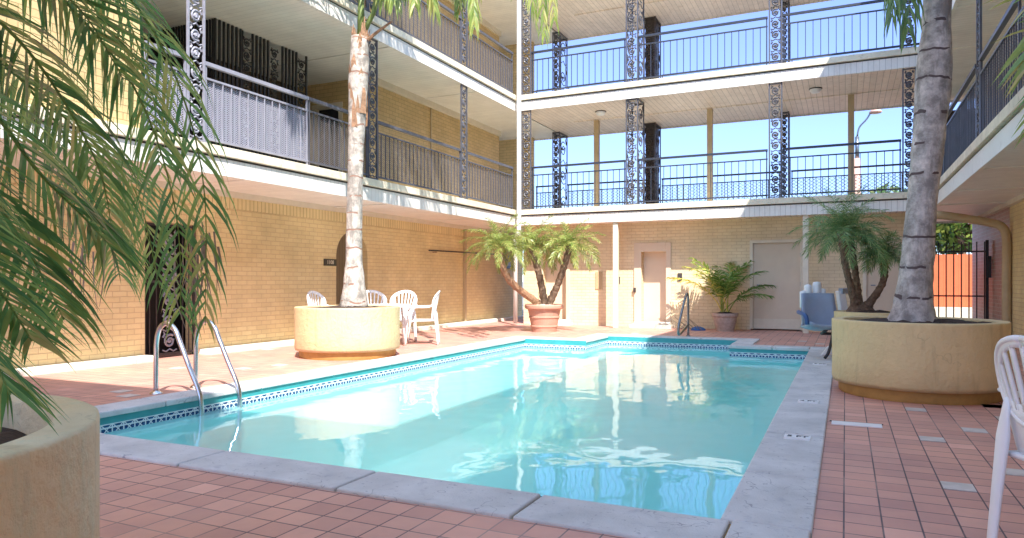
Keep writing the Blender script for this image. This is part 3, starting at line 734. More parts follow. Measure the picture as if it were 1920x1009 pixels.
MB().box(-5.65, -5.47, YW - .02, YW - .001, .91, 1.34).build('vent', M['post'], BW)
MB().box(-5.08, -5.02, YW - .05, YW - .001, 1.05, 1.22).build('bracket', M['bronze'], BW)
MB().box(-3.60, -3.50, YW - .03, YW - .001, 1.12, 1.30).build('bracket', M['bronze'], BW)
for x in (-4.93, -.76, ):
    MB().box(x - .06, x + .06, YF - .005 + .05, YF + .155, 0, L1B + .018).build('post', M['trim'], BW, bevel=.008)
for z0, z1 in ((L1B, L1T), (L2B, L2T), (L3B, ROOF)):
    edge(BW, z0, z1, 'x', YF, XF + .003, XR - .003, -1, M['fascia_x'])
    MB().box(-11.9, 3.2, YF + .162, YR, z1 - .12, z1 - .0035).build('floor_slab', M['slab'], BW)
    MB().box(XF + .0, XR - .003, YF + .051, YR - .02, z0 + .022, z0 + .052).build('soffit', M['soffit_x'], BW)
    MB().box(XF + .9, XR, 18.0, 18.09, z0 + .0, z0 + .0215).build('beam', M['soffit_x'], BW)
    MB().box(-9.0, 2.7, YR - .019, YR, z0 - .02, z1 - .125).build('fascia', M['fascia_x'], BW)
MB().box(-11.9, 3.2, YF + .17, YR - .01, ROOF - .115, ROOF + .015).build('roof', M['roof'], BW)
xs = [-7.24, -4.58, -1.36, 1.22]
for zt, zb in ((L1T, L2B), (L2T, L3B)):
    zb += .02
    panel_column(BW, (-7.24, YF + .06), .24, zt, zb, 0, M['iron'])
    box_column(BW, -4.66, YF + .05, .27, .55, zt, zb, M['iron'])
    panel_column(BW, (-1.36, YF + .06), .25, zt, zb, 0, M['iron'])
    panel_column(BW, (1.16, YF + .06), .22, zt, zb, 0, M['iron'])
    # rear columns
    box_column(BW, -7.62, 19.0, .20, .62, zt, zb, M['iron'])
    box_column(BW, -4.95, 19.0, .30, .60, zt, zb, M['bronze'], M['bronze'])
    box_column(BW, -1.48, 19.2, .18, .35, zt, zb, M['iron'])
    # front railings between columns
    e = [-7.10, -4.66, -4.39, -1.50, -1.22, 1.04]
    for i in (0, 2, 4): railing(BW, (e[i] + .01, YF + .06), (e[i + 1] - .02, YF + .06), zt, M['iron_silhouette'], hr=.045)
    # rear railings
    er = [-8.42, -7.63, -7.40, -4.97, -4.63, -1.50, -1.28, 2.0]
    for i in (0, 2, 4, 6): railing(BW, (er[i] + .02, YR - .16), (er[i + 1] - .02, YR - .16), zt, M['iron_silhouette'], (M['mesh_x'], .03) if zt == L1T else None, hr=.04)
for x in (-5.98, -3.04, .12):
    MB().box(x - .065, x + .065, 17.98, 18.11, L1T, L2B - .001).build('post', M['post'], BW, bevel=.006)
# white downpipe at the inner corner
dp = MB().tube(bez([(-7.36, YF - .12, 9.0), (-7.36, YF - .12, 6), (-7.36, YF - .12, 2.55), (-7.39, YF - .10, 2.35), (-7.50, YF + .0, 2.18)], 20), .058, 10).tube([(-7.50, YF, 2.18), (-7.52, YF + .02, 2.05), (-7.52, YF + .02, .05)], .055, 10)
dpo = dp.build('downpipe', M['pipewhite'], smooth=True); tag(dpo, 'tall white round downpipe where the two galleries meet at the inner corner', 'downpipe')

for x, y, zb in ((-5.6, 17.2, L2B), (-.6, 17.2, L2B), (-2.9, 17.3, L3B), (.1, 17.3, L3B)):
    lf = MB().lathe([(.001, -.10), (.09, -.09), (.12, -.05), (.125, .0)], 18, (x, y, zb + .021)).build('ceiling_light', M['plastic'], BW, smooth=True)
    MB().lathe([(.127, -.02), (.14, -.015), (.14, .0)], 18, (x, y, zb + .021)).build('rim', M['bronze'], lf, smooth=True)
# ------------------------------------------------------------------ RIGHT WING
RW = thing('motel_wing', 'shaded wing with cream fascia, plank soffit and red brick wall by the barred gate', 'building', (2.7, 8, 0))
XWR = 2.70
MB().box(XWR, XWR + .25, -7, 15.50, 0, L1B + .03).build('wall', M['wall_y'], RW)
MB().box(XWR + .0, XWR + .25, 15.501, 19.7, 0, L1B + .03).build('wall', M['redbrick'], RW)
for z0, z1 in ((L1B, L1T), (L2B, L2T), (L3B, ROOF)):
    edge(RW, z0, z1, 'y', XR, -7, YF - .003, -1, M['fascia_r'])
    MB().box(XR + .162, 5.5, -7, YF + .160, z1 - .12, z1 - .003).build('floor_slab', M['slab'], RW)
    MB().box(XR + .051, 5.4, -7, YR, z0 + .02, z0 + .05).build('soffit', M['soffit_y'], RW)
    for yy in (8.2, 10.6, 13.0, 15.3): MB().box(XR + .06, XWR, yy, yy + .09, z0 + .003, z0 + .0195).build('batten', M['soffit_y'], RW)
MB().box(XR + .17, 5.5, -7, YR, ROOF - .11, ROOF + .02).build('roof', M['roof'], RW)
MB().box(XWR - .09, XWR - .001, -7, 19.7, L1B - .06, L1B + .0195).build('trim', M['trim'], RW)
for zt, zb in ((L1T, L2B), (L2T, L3B)):
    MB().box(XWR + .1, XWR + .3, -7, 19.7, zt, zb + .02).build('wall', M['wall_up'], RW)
    panel_column(RW, (XR + .05, 10.9), .24, zt, zb + .02, 1, M['iron'])
    MB().box(XR + .03, XR + .07, 14.35, 14.41, zt, zb + .02).build('post', M['ironblack'], RW)
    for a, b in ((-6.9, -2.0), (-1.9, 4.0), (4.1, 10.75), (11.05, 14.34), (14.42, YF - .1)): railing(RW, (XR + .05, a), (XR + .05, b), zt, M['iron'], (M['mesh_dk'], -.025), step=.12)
    MB().box(1.95, XWR + .09, 19.58, 19.62, zt, zt + 2.25).build('screen', M['bronze'], RW)
pp = MB().tube(bez([(1.35, 15.2, 2.36), (1.75, 15.25, 2.30), (2.35, 15.3, 2.17), (2.55, 15.3, 2.08), (2.62, 15.3, 1.85), (2.62, 15.3, 1.2), (2.62, 15.3, .0)], 36), .075, 8)
o = pp.build('downpipe', M['post'], smooth=True); tag(o, 'ochre drainpipe sloping under the soffit and bending down the brick wall', 'downpipe')
# ------------------------------------------------------------------ NEAR WING (unseen; pared to a roof on posts for its shade and open sky light)
NW = thing('motel_wing', 'unseen near wing pared to a roof on posts that shades the near tiles', 'building', (-3, -3, 0))
for z0, z1 in ((L3B, ROOF),):
    MB().box(XF + .002, XR - .002, YS - .05, YS, z0, z1).build('fascia', M['fascia_x'], NW)
    MB().box(XF + .002, XR - .002, -3.6, YS - .051, z0 + .02, z1 - .01).build('floor_slab', M['soffit_x'], NW)
for x in (XF + .2, -3, XR - .3): MB()  .box(x, x + .2, -3.5, -3.3, 0, L3B + .019).build('post', M['trim'], NW)

# wall-foot curb along the left wall
cb = MB(); ys = [Y0L + i * 1.5 for i in range(19)]
for a, b in zip(ys[:-1], ys[1:]):
    if b > 19.7: b = 19.7
    if a < gA < b: cb.box(XW, XW + .28, a + .004, gA - .02, -.01, .075); a = gB + .02 if gB + .02 < b else b
    elif a < gB < b: a = gB + .02
    if b - a > .05: cb.box(XW, XW + .28, a + .004, b - .004, -.01, .072 + rnd.uniform(0, .006))
o = cb.build('kerb', M['curb'], kind='structure', bevel=.01)

# ------------------------------------------------------------------ planters
def planter(label, cx, cy_, rad, h, mt, seed, cat='planter', soil_z=-.035):
    t = thing('round_planter', label, cat, (cx, cy_, 0), 'round masonry planters')
    k = .12
    MB().lathe([(rad * .90, -.005), (rad * .915, .02), (rad * .92, k), (rad * .92, k + .02)], 64, (cx, cy_, 0), .004, seed).build('footing', M['footing'], t, smooth=True)
    prof = [(rad * .90, k + .015), (rad * .985, k - .01), (rad * 1.0, k + .03), (rad * .995, h * .5), (rad * 1.0, h - .03), (rad * 1.0, h - .010), (rad * .997, h - .003), (rad * .988, h), (rad * .975, h + .001), (rad - .10, h - .001), (rad - .108, h - .003), (rad - .112, h - .010), (rad - .113, h - .03), (rad - .12, h - .2)]
    MB().lathe(prof, 96, (cx, cy_, 0), .0035, seed + 1).build('tub', mt, t, smooth=True)
    sm = MB(); n = 28; rr_ = random.Random(seed); vs = [(cx, cy_, h + soil_z + .05)]; fs = []
    for ri in range(1, 7):
        for j in range(n):
            an = 6.283 * j / n; r_ = (rad - .112) * ri / 6
            vs.append((cx + r_ * math.cos(an), cy_ + r_ * math.sin(an), h + soil_z + .05 * (1 - ri / 6) + rr_.uniform(-.014, .02)))
    fs += [(0, 1 + j, 1 + (j + 1) % n) for j in range(n)]
    for ri in range(5):
        for j in range(n):
            a = 1 + ri * n + j; b = 1 + ri * n + (j + 1) % n; fs.append((a, a + n, b + n, b))
    sm.add(vs, fs); sm.build('soil', M['soil'], t)
    return t
planter('cream-painted round planter in full sun in front of the plastic table and chairs', -6.69, 8.52, .765, .73, M['planter_cream'], 11)
planter('large ochre round planter beside the pool lift, holding the thickest palm trunk', .637, 8.03, .765, .725, M['planter'], 21)
planter('weathered ochre planter with greenish stains in the near corner under the long fronds', -2.35, .70, .765, .73, M['planter_old'], 31, soil_z=-.10)
planter('small ochre planter mostly hidden behind the large one, holding the multi-trunk date palm', .36, 10.6, .50, .70, M['planter'], 41)

# ------------------------------------------------------------------ palms
def frond(mb, pts, n, ll, lw, droop=.5, vee=.25, sweep=.55, seg=3, tone=(.0, .9), rr=.008, base=.12, rachis_tone=.7, tipdry=.0, prof=None, rnd_=None, pair_jit=.25):
    """pinnate leaf along a curve"""
    rd = rnd_ or random
    P = bez(pts, 24); k = len(P)
    mb.tube(P, [rr * (1 - .8 * i / (k - 1)) for i in range(k)], 4, False, a=rachis_tone)
    up = Vector((0, 0, 1))
    for i in range(n):
        t = base + (1 - base) * (i + rd.random() * .6) / n; f = t * (k - 1); j = min(int(f), k - 2); u = f - j
        p = P[j].lerp(P[j + 1], u); T = (P[j + 1] - P[j]).normalized()
        S = T.cross(up)
        if S.length < .15: S = T.cross(Vector((FWD.x, FWD.y, 0)))
        S.normalize(); Nn = S.cross(T).normalized()
        pr = (math.sin(math.pi * (.12 + .80 * t)) ** .6) if prof is None else prof(t)
        for sd in (-1, 1):
            sw = sweep + .5 * t + rd.uniform(-.15, .15) * (1 + pair_jit)
            D = (S * sd * math.cos(sw) + T * math.sin(sw) + Nn * (vee + rd.uniform(-pair_jit, pair_jit))).normalized()
            l_ = ll * pr * rd.uniform(.82, 1.1); w_ = lw * rd.uniform(.8, 1.2)
            W = (T - D * T.dot(D)); 
            if W.length < .01: W = Nn.copy()
            W.normalize(); W = (W + Nn * rd.uniform(-.5, .5)).normalized()
            c = p.copy(); vs = []; dd = D.copy(); tn = rd.uniform(*tone)
            ws = [.45, 1.0, .75, .35, .0] if seg == 4 else [.5, 1.0, .62, .0]
            for q in range(seg + 1):
                ww = ws[q] * w_ / 2
                vs += [c - W * ww, c + W * ww] if q < seg else [c]
                dd = (dd + Vector((0, 0, -droop / seg * (1 + q * .4)))).normalized(); c = c + dd * (l_ / seg)
            fs = [(2 * q, 2 * q + 1, 2 * q + 3, 2 * q + 2) for q in range(seg - 1)] + [(2 * seg - 2, 2 * seg - 1, 2 * seg)]
            mb.add(vs, fs, max(.001, min(1, tn + tipdry * t)))

def crown_frond(c, az, el, length, sag, mb, n, ll, lw, **k):
    """an arching frond from crown point c"""
    h = Vector((math.cos(az), math.sin(az), 0)); pts = [Vector(c)]
    p = Vector(c); e = el; m = 5
    for i in range(m):
        p = p + (h * math.cos(e) + Vector((0, 0, math.sin(e)))) * (length / m); pts.append(p.copy()); e -= sag / m
    frond(mb, pts, n, ll, lw, **k)

def trunk_mesh(pts, rads, n=18, jit=.03, seed=1, bumps=0):
    random.seed(seed); mb = MB(); P = bez(pts, 40)
    m = len(rads) - 1; rs = []
    for i in range(41):
        f = i / 40 * m; j = min(int(f), m - 1); rs.append(rads[j] + (rads[j + 1] - rads[j]) * (f - j))
        if bumps: rs[-1] *= 1 + bumps * math.sin(i * 2.1)
    return mb.tube(P, rs, n, True, jit=jit)

# --- palm in the sunlit planter
T1 = thing('palm_tree', 'tall slim palm with pale ringed trunk in the sunlit cream planter', 'palm tree', (-6.66, 8.54, .68))
tp = [at(664, 577, 10.58), at(664, 520, 10.58), at(664, 440, 10.58), at(667, 300, 10.6), at(671, 180, 10.6), at(675, 70, 10.6)]
trunk_mesh(tp, [.215, .165, .125, .118, .112, .125, .15, .13], 18, .035, 5).build('trunk', M['trunk_pale'], T1, smooth=True)
hk = MB(); rd = random.Random(9)
for i in range(30):   # ragged old leaf bases on the upper trunk
    z = rd.uniform(3.35, 4.75); an = rd.uniform(0, 6.28); b = at(672, 200, 10.6); cx = b.x; cy_ = b.y
    r_ = .125; q = Vector((cx + r_ * math.cos(an), cy_ + r_ * math.sin(an), z)); ln = rd.uniform(.18, .5)
    o_ = Vector((math.cos(an), math.sin(an), 0)); sd = Vector((-o_.y, o_.x, 0)) * rd.uniform(.03, .07)
    hk.add([q - sd, q + sd, q + sd * .6 + o_ * .025 + Vector((0, 0, ln * .6)), q - sd * .6 + o_ * .025 + Vector((0, 0, ln * .6)), q + o_ * rd.uniform(.0, .05) + Vector((0, 0, ln))], [(0, 1, 2, 3), (3, 2, 4)], .5)
b = at(676, 60, 10.6)
for i in range(10):
    an = rd.uniform(0, 6.28); o_ = Vector((math.cos(an), math.sin(an), 0))
    hk.tube([b + o_ * .07 + Vector((0, 0, -.45)), b + o_ * .11 + Vector((0, 0, -.1)), b + o_ * rd.uniform(.11, .15) + Vector((0, 0, rd.uniform(.0, .2)))], [.04, .03, .008], 5, fl=.5)
hk.build('leaf_bases', M['husk'], T1)
ctop = at(677, 20, 10.6)
stub = MB().tube([ctop + Vector((0, 0, -.35)), at(705, 105, 10.5), at(735, 40 + 60, 10.4)], .02, 6)
stub = MB().tube(bez([at(690, 75, 10.55), at(705, 62, 10.5), at(735, 40, 10.4)], 6), [.03, .026, .024, .022, .02, .018, .012], 6)
stub.build('petiole', M['husk'], T1)
c0 = ctop + Vector((0, 0, .25))
MB().tube([ctop + Vector((0, 0, -.4)), ctop, c0 + Vector((0, 0, .35))], [.06, .05, .03], 8).tube([ctop + Vector((0, 0, -.4)), at(700, 25, 10.5), at(712, -40, 10.5)], [.045, .035, .028], 6).build('petiole', M['petiole'], T1, smooth=True)
targets1 = [((700, -330), (760, -200), (800, -60), (815, 20)), ((690, -300), (720, -180), (735, -70), (740, 5)), ((720, -420), (850, -330), (880, -120), (890, 50)),
            ((740, -480), (900, -430), (1000, -190), (1022, 70)), ((720, -440), (860, -380), (940, -220), (965, -20)),
            ((640, -420), (540, -380), (430, -230), (380, -60)), ((650, -350), (600, -250), (560, -160), (540, -60)), ((700, -360), (780, -260), (850, -120), (862, 20)), ((715, -440), (850, -400), (960, -220), (1005, 45)), ((700, -340), (740, -230), (770, -110), (778, 10)), ((690, -300), (705, -180), (715, -80), (718, 0)), ((735, -470), (900, -440), (1010, -230), (1040, 40))]
random.seed(21); deps1 = [10.3, 9.8, 9.9, 10.2, 11.0, 10.6, 10.0, 10.9, 10.0, 10.1, 10.3, 10.5]
for tg, dp_ in zip(targets1, deps1):
    mb = MB(); pts = [c0] + [at(a, b_, 10.6 + (dp_ - 10.6) * (i + 1) / 4) for i, (a, b_) in enumerate(tg)]
    frond(mb, pts, 84, .62, .030, droop=1.6, vee=.1, tone=(.1, 1), rr=.018, pair_jit=.35)
    mb.build('frond', M['leaf_date'], T1)
for az in range(0, 360, 45):
    mb = MB(); crown_frond(c0, R(az + 10), R(62), 2.5, R(115), mb, 50, .5, .03, droop=1.2, tone=(0, .8), rr=.018); mb.build('frond', M['leaf_date'], T1)

# --- thick palm in the large planter
T2 = thing('palm_tree', 'thick grey palm trunk with flared base in the large ochre planter', 'palm tree', (.55, 8.0, .66))
dd_ = 6.95
tp = [at(1710, 612, dd_), at(1713, 560, dd_), at(1721, 480, dd_), at(1729, 380, dd_), at(1738, 290, dd_), at(1748, 180, dd_), at(1753, 100, dd_), at(1757, 0, dd_), at(1762, -200, dd_), at(1766, -420, dd_)]
tr = trunk_mesh(tp, [.235, .195, .165, .148, .145, .135, .128, .138, .142, .15, .158, .155, .13, .125, .12, .12, .12, .14], 26, .045, 6)
tr.build('trunk', M['trunk_grey'], T2, smooth=True)
c2 = at(1768, -460, dd_); random.seed(5)
for tg in (((1740, -500), (1705, -300), (1690, -120), (1672, 30)), ((1750, -520), (1720, -330), (1712, -150), (1702, 60)), ((1700, -560), (1560, -520), (1420, -330), (1365, -90)), ((1700, -500), (1600, -420), (1520, -300), (1480, -140)),
           ((1800, -560), (1900, -480), (1980, -300), (2030, -100)), ((1790, -540), (1830, -420), (1850, -300), (1860, -160))):
    mb = MB(); frond(mb, [c2] + [at(a, b_, dd_ - .1 * i) for i, (a, b_) in enumerate(tg)], 52, .62, .034, droop=1.5, vee=.05, tone=(0, .4), rr=.018)
    mb.build('frond', M['leaf_dark'], T2)

# --- near palm, its fronds hang across the near corner
T3 = thing('palm_tree', 'glossy dark green palm whose long drooping fronds fill the near corner over the stained planter', 'palm tree', (-2.35, .70, .6))
c3 = Vector((-2.32, .78, 2.0))
trunk_mesh([(-2.35, .70, .6), (-2.36, .72, 1.0), (-2.34, .75, 1.5), (-2.32, .78, 2.0)], [.13, .10, .09, .08, .07], 12, .06, 7, .05).build('trunk', M['trunk_small'], T3, smooth=True)
random.seed(31)
F3 = [  # (pixel waypoints, depth start, depth end, leaf length, droop)
    (((-60, -150), (60, -60), (160, 30), (232, 150)), 2.0, 2.6, .44, .35),
    (((-40, -230), (140, -110), (300, 80), (380, 330), (385, 610)), 2.1, 3.1, .44, 1.6),
    (((-60, -160), (120, 0), (260, 180), (330, 400), (340, 600)), 2.1, 3.2, .46, 1.6),
    (((-120, -40), (20, 60), (120, 190), (190, 330), (215, 470)), 2.0, 2.8, .46, 1.3),
    (((-150, 90), (-20, 200), (70, 320), (150, 400), (215, 470)), 1.8, 2.3, .42, .9),
    (((-150, 60), (0, 120), (120, 220), (250, 350), (300, 540)), 2.1, 3.3, .48, 1.4),
    (((-200, 160), (-60, 300), (20, 420), (80, 520), (120, 600)), 1.7, 2.2, .40, .9),
    (((-250, 250), (-150, 380), (-60, 470), (10, 560), (60, 640)), 1.5, 1.9, .36, .5),
    (((-100, -200), (60, -180), (190, -60), (280, 150), (300, 330)), 2.3, 3.4, .48, 1.4),
    (((-260, 320), (-180, 470), (-90, 570), (-20, 660), (20, 740)), 1.4, 1.6, .32, .4),
    (((-260, 140), (-160, 220), (-60, 330), (0, 450)), 1.6, 1.8, .36, .7),
    (((-120, 10), (40, 150), (150, 300), (200, 430), (225, 520)), 2.3, 3.6, .5, 1.5),
]
for wp, d0, d1, ll, dr_ in F3:
    mb = MB(); n = len(wp)
    pts = [c3] + [at(a, b_, d0 + (d1 - d0) * i / (n - 1)) for i, (a, b_) in enumerate(wp)]
    frond(mb, pts, 42, ll * .84, .0145, droop=dr_ * .62, vee=.12, tone=(0, .8), rr=.010, sweep=.45, seg=4, base=.2, tipdry=.25, pair_jit=.14)
    mb.build('frond', M['leaf_near'], T3)
dead = MB(); rd = random.Random(12)
for x0, x1, y0, y1, dpth, k in ((130, 195, 430, 500, 2.7, 8), (325, 400, 420, 520, 3.1, 14), (40, 90, 380, 440, 2.2, 5), (365, 410, 400, 520, 3.15, 8)):
    for i in range(k):
        a_, b_ = rd.uniform(x0, x1), rd.uniform(y0, y1); ln = rd.uniform(70, 150); dx = rd.uniform(-25, 25); w_ = rd.uniform(.003, .0065)
        P = bez([at(a_, b_, dpth), at(a_ + dx * .2 + rd.uniform(-6, 6), b_ + ln * .45, dpth), at(a_ + dx, b_ + ln, dpth + rd.uniform(-.1, .1))], 6); vs = []
        for j, q in enumerate(P): vs += [q - RGT * w_ * (1 - j / 7), q + RGT * w_ * (1 - j / 7)]
        dead.add(vs, [(2 * j, 2 * j + 1, 2 * j + 3, 2 * j + 2) for j in range(6)], rd.uniform(.1, 1))
dead.build('dead_leaflets', M['leaf_dead'], T3)['kind'] = 'stuff'
for az in (285,):
    mb = MB(); crown_frond(c3, R(az), R(60), 1.4, R(120), mb, 50, .42, .024, droop=1.0, tone=(0, .7), rr=.013, seg=4); mb.build('frond', M['leaf_near'], T3)

# --- frond entering at the right edge belongs to a palm standing beyond the frame
T5 = thing('palm_tree', 'bright green palm fronds reaching in at the frame edge in front of the shaded gallery', 'palm tree', (3.0, 3.2, 0))
MB().tube(bez([(2.2, 2.2, 0), (2.15, 2.2, 1.5), (2.1, 2.25, 2.9)], 12), [.11] + [.09] * 11 + [.1], 10, jit=.05).build('trunk', M['trunk_small'], T5, smooth=True)
T5.location = (2.2, 2.2, 0)
for ch in T5.children: ch.location = Vector((3.0 - 2.2, 3.2 - 2.2, 0))
random.seed(8)
for wp in (((2010, -60), (1985, -10), (1950, 60), (1925, 130)), ((2040, 0), (2010, 80), (1975, 150), (1950, 230))):
    mb = MB(); frond(mb, [Vector((2.1, 2.25, 2.9))] + [at(a, b_, 3.1) for a, b_ in wp], 34, .30, .02, droop=.25, vee=.05, tone=(.5, 1), rr=.01)
    mb.build('frond', M['leaf_near'], T5)

# --- potted pygmy date palm with three trunks
def date_crown(c, rad, n, seed, mb, n_l=34, ll=.15, lw=.008, tone=(.2, 1), droop=.55, up=R(75)):
    rd_ = random.Random(seed); random.seed(seed)
    for i in range(n):
        az = 2.4 * i + rd_.uniform(-.3, .3); el = up - (up + R(15)) * (i / n) ** .8
        ln = rad * rd_.uniform(.85, 1.15)
        crown_frond(c, az, el, ln, R(78) * (1 if el < R(60) else .7), mb, n_l, ll, lw, droop=droop, vee=.25, tone=tone, rr=.006, seg=3, rnd_=rd_, pair_jit=.5)
def pot(name_label, cx, cy_, prof, mt, bands, cat='plant pot', swag=False):
    t = thing('plant_pot', name_label, cat, (cx, cy_, 0))
    b_ = MB().lathe(prof, 40, (cx, cy_, 0)); b_.build('pot', mt, t, smooth=False)
    top = prof[-1][1]
    rsoil = prof[-1][0] - .0
    MB().lathe([(.001, top + .06), (rsoil * .5, top + .05), (rsoil + .01, top + .0)], 24, (cx, cy_, 0), .02, 2).build('soil', M['soil'] if not swag else M['curb'], t, smooth=True)
    return t
px_, py_ = -6.0, 14.45
pot('large terracotta pot with thick rim and relief bands holding the three-headed date palm', px_, py_,
    [(.27, -.01), (.275, .03), (.29, .10), (.305, .11), (.305, .135), (.295, .145), (.325, .30), (.342, .31), (.342, .335), (.33, .345), (.365, .49), (.40, .50), (.43, .52), (.435, .57), (.42, .60), (.37, .60), (.36, .55)], M['terracotta'], 2, swag=True)
DP = thing('date_palm', 'light green three-headed date palm in the terracotta pot at the sunny far corner', 'palm', (px_, py_, .55))
heads = [((935, 462), (985, 570), 14.9), ((998, 462), (1014, 565), 15.6), ((1066, 462), (1025, 568), 15.3)]
for i, ((hx, hy), (bx_, by_), dp_) in enumerate(heads):
    cpt = at(hx, hy, dp_); base_ = Vector((px_ + (-.10, .02, .10)[i], py_, .58))
    mid = base_.lerp(cpt, .5) + Vector((-.1 if i == 0 else .02, 0, -.10 if i != 1 else 0))
    if i == 0: mid = at(955, 525, 15.1)
    trunk_mesh([base_, mid, cpt + Vector((0, 0, -.12)), cpt], [.085, .075, .07, .075, .10], 10, .10, 20 + i, .08).build('trunk', M['trunk_small'] if i else M['husk'], DP)
    mb = MB(); date_crown(cpt, .84, 36, 60 + i, mb, 40, .19, .011, tone=(.15, 1)); mb.build('crown', M['leaf_date'], DP)
# --- three-trunk date palm in the hidden planter
DP2 = thing('date_palm', 'dark green date palm with leaning stems rising behind the large ochre planter', 'palm', (.2, 10.6, .65))
base2 = at(1612, 580, 9.75)
for i, (hx, hy, mx, my, dp_, rad, n_) in enumerate(((1578, 436, 1588, 510, 9.6, .70, 38), (1655, 480, 1655, 530, 9.6, .36, 24), (1592, 446, 1605, 520, 9.9, .52, 20))):
    cpt = at(hx, hy, dp_); mid = at(mx, my, dp_)
    trunk_mesh([base2 + Vector((0, 0, -.1)), mid, cpt], [.09, .05, .045, .048, .06], 10, .12, 30 + i, .08).build('trunk', M['trunk_small'], DP2)
    mb = MB(); date_crown(cpt, rad, n_, 80 + i, mb, 40, .17, .008, tone=(.0, .9), up=R(85)); mb.build('crown', M['leaf_dark'], DP2)
MB().lathe([(.22, -.12), (.20, -.02), (.13, .07), (.06, .12)], 14, tuple(base2 + Vector((0, 0, -.02))), .04, 4).build('root_mound', M['trunk_small'], DP2)
# --- areca-like palm in a pale pot by the far wall
px_, py_ = -2.42, 16.3
pot('weathered pale clay pot standing against the far wall with a feathery palm', px_, py_, [(.19, -.01), (.20, .05), (.24, .20), (.255, .30), (.27, .32), (.285, .34), (.285, .40), (.26, .40), (.25, .37)], M['potpale'], 1)
AP = thing('areca_palm', 'feathery palm with yellow and green fronds in the pale clay pot by the far wall', 'palm', (px_, py_, .38))
random.seed(77)
for i, (az, el, ln, tn) in enumerate([(180, 62, 1.35, (.5, 1)), (165, 75, 1.25, (.3, .9)), (200, 48, 1.35, (.7, 1)), (10, 60, 1.25, (0, .5)), (30, 45, 1.15, (0, .4)), (350, 35, 1.05, (0, .4)), (90, 80, 1.3, (.2, .7)), (270, 70, 1.2, (0, .6)),
                                       (240, 60, 1.15, (.3, .9)), (300, 58, 1.1, (0, .6)), (120, 60, 1.1, (.2, .7)), (60, 70, 1.25, (0, .5)), (330, 70, 1.3, (0, .5)), (215, 78, 1.35, (.2, .8))]):
    mb = MB(); crown_frond((px_ + random.uniform(-.1, .1), py_ + random.uniform(-.05, .05), .40), R(az), R(min(88, el + 14)), ln * 1.12, R(72), mb, 34, .32, .030, droop=.7, vee=.25, tone=tn, rr=.012, base=.3, rachis_tone=tn[1])
    mb.build('frond', M['leaf_areca'], AP)
dead = MB()
for i in range(7):
    a = px_ - 1.25 + i * .07; dead.tube([(a + .35, py_ - .15, .02), (a - .1 + i * .03, py_ - .1, .25 + .05 * (i % 3))], [.008, .003], 4, a=.4)
dead.build('dead_leaflets', M['leaf_dead'], AP)['kind'] = 'stuff'

# ------------------------------------------------------------------ ladder and handrail
LD = thing('pool_ladder', 'stainless steel ladder with two arched rails at the near corner of the pool', 'pool ladder', (-5.8, 5.05, 0))
def arc(pts, n=40): return bez(pts, n)
for yy in (4.82, 5.29):
    P = bez([(-6.12, yy, 0), (-6.12, yy, .30), (-6.115, yy, .50), (-6.07, yy, .64), (-5.97, yy, .695), (-5.86, yy, .64), (-5.78, yy, .50), (-5.66, yy, .28), (-5.545, yy, .08), (-5.51, yy, -.04), (-5.505, yy, -.3), (-5.505, yy, -.75)], 60)
    r = MB().tube(P, .024, 12).build('rail', M['steel'], LD, smooth=True)
    MB().lathe([(.026, .03), (.055, .012), (.06, .0)], 20, (-6.12, yy, .002)).build('flange', M['steel'], r, smooth=True)
for zz in (-.21, -.46, -.71):
    MB().box(-5.56, -5.46, 4.83, 5.28, zz - .012, zz + .012).build('step', M['steel'] if zz > -.3 else M['steeldark'], LD, bevel=.005)
HR = thing('handrail', 'single dark steel grab rail at the far shallow steps of the pool', 'handrail', (-2.82, 14.3, 0))
xx = -2.84
P = bez([(xx, 14.32, 0), (xx, 14.32, .45), (xx, 14.31, .78), (xx, 14.22, .86), (xx, 14.06, .80), (xx, 13.76, .56), (xx, 13.48, .32), (xx, 13.40, .20), (xx, 13.42, .12), (xx, 13.52, .10), (xx, 13.90, .16), (xx, 14.31, .23)], 60)
MB().tube(P, .024, 10).build('rail', M['steeldark'], HR, smooth=True)
MB().lathe([(.028, .03), (.05, .015), (.055, .0)], 16, (xx, 14.32, .002)).build('flange', M['steeldark'], HR, smooth=True)

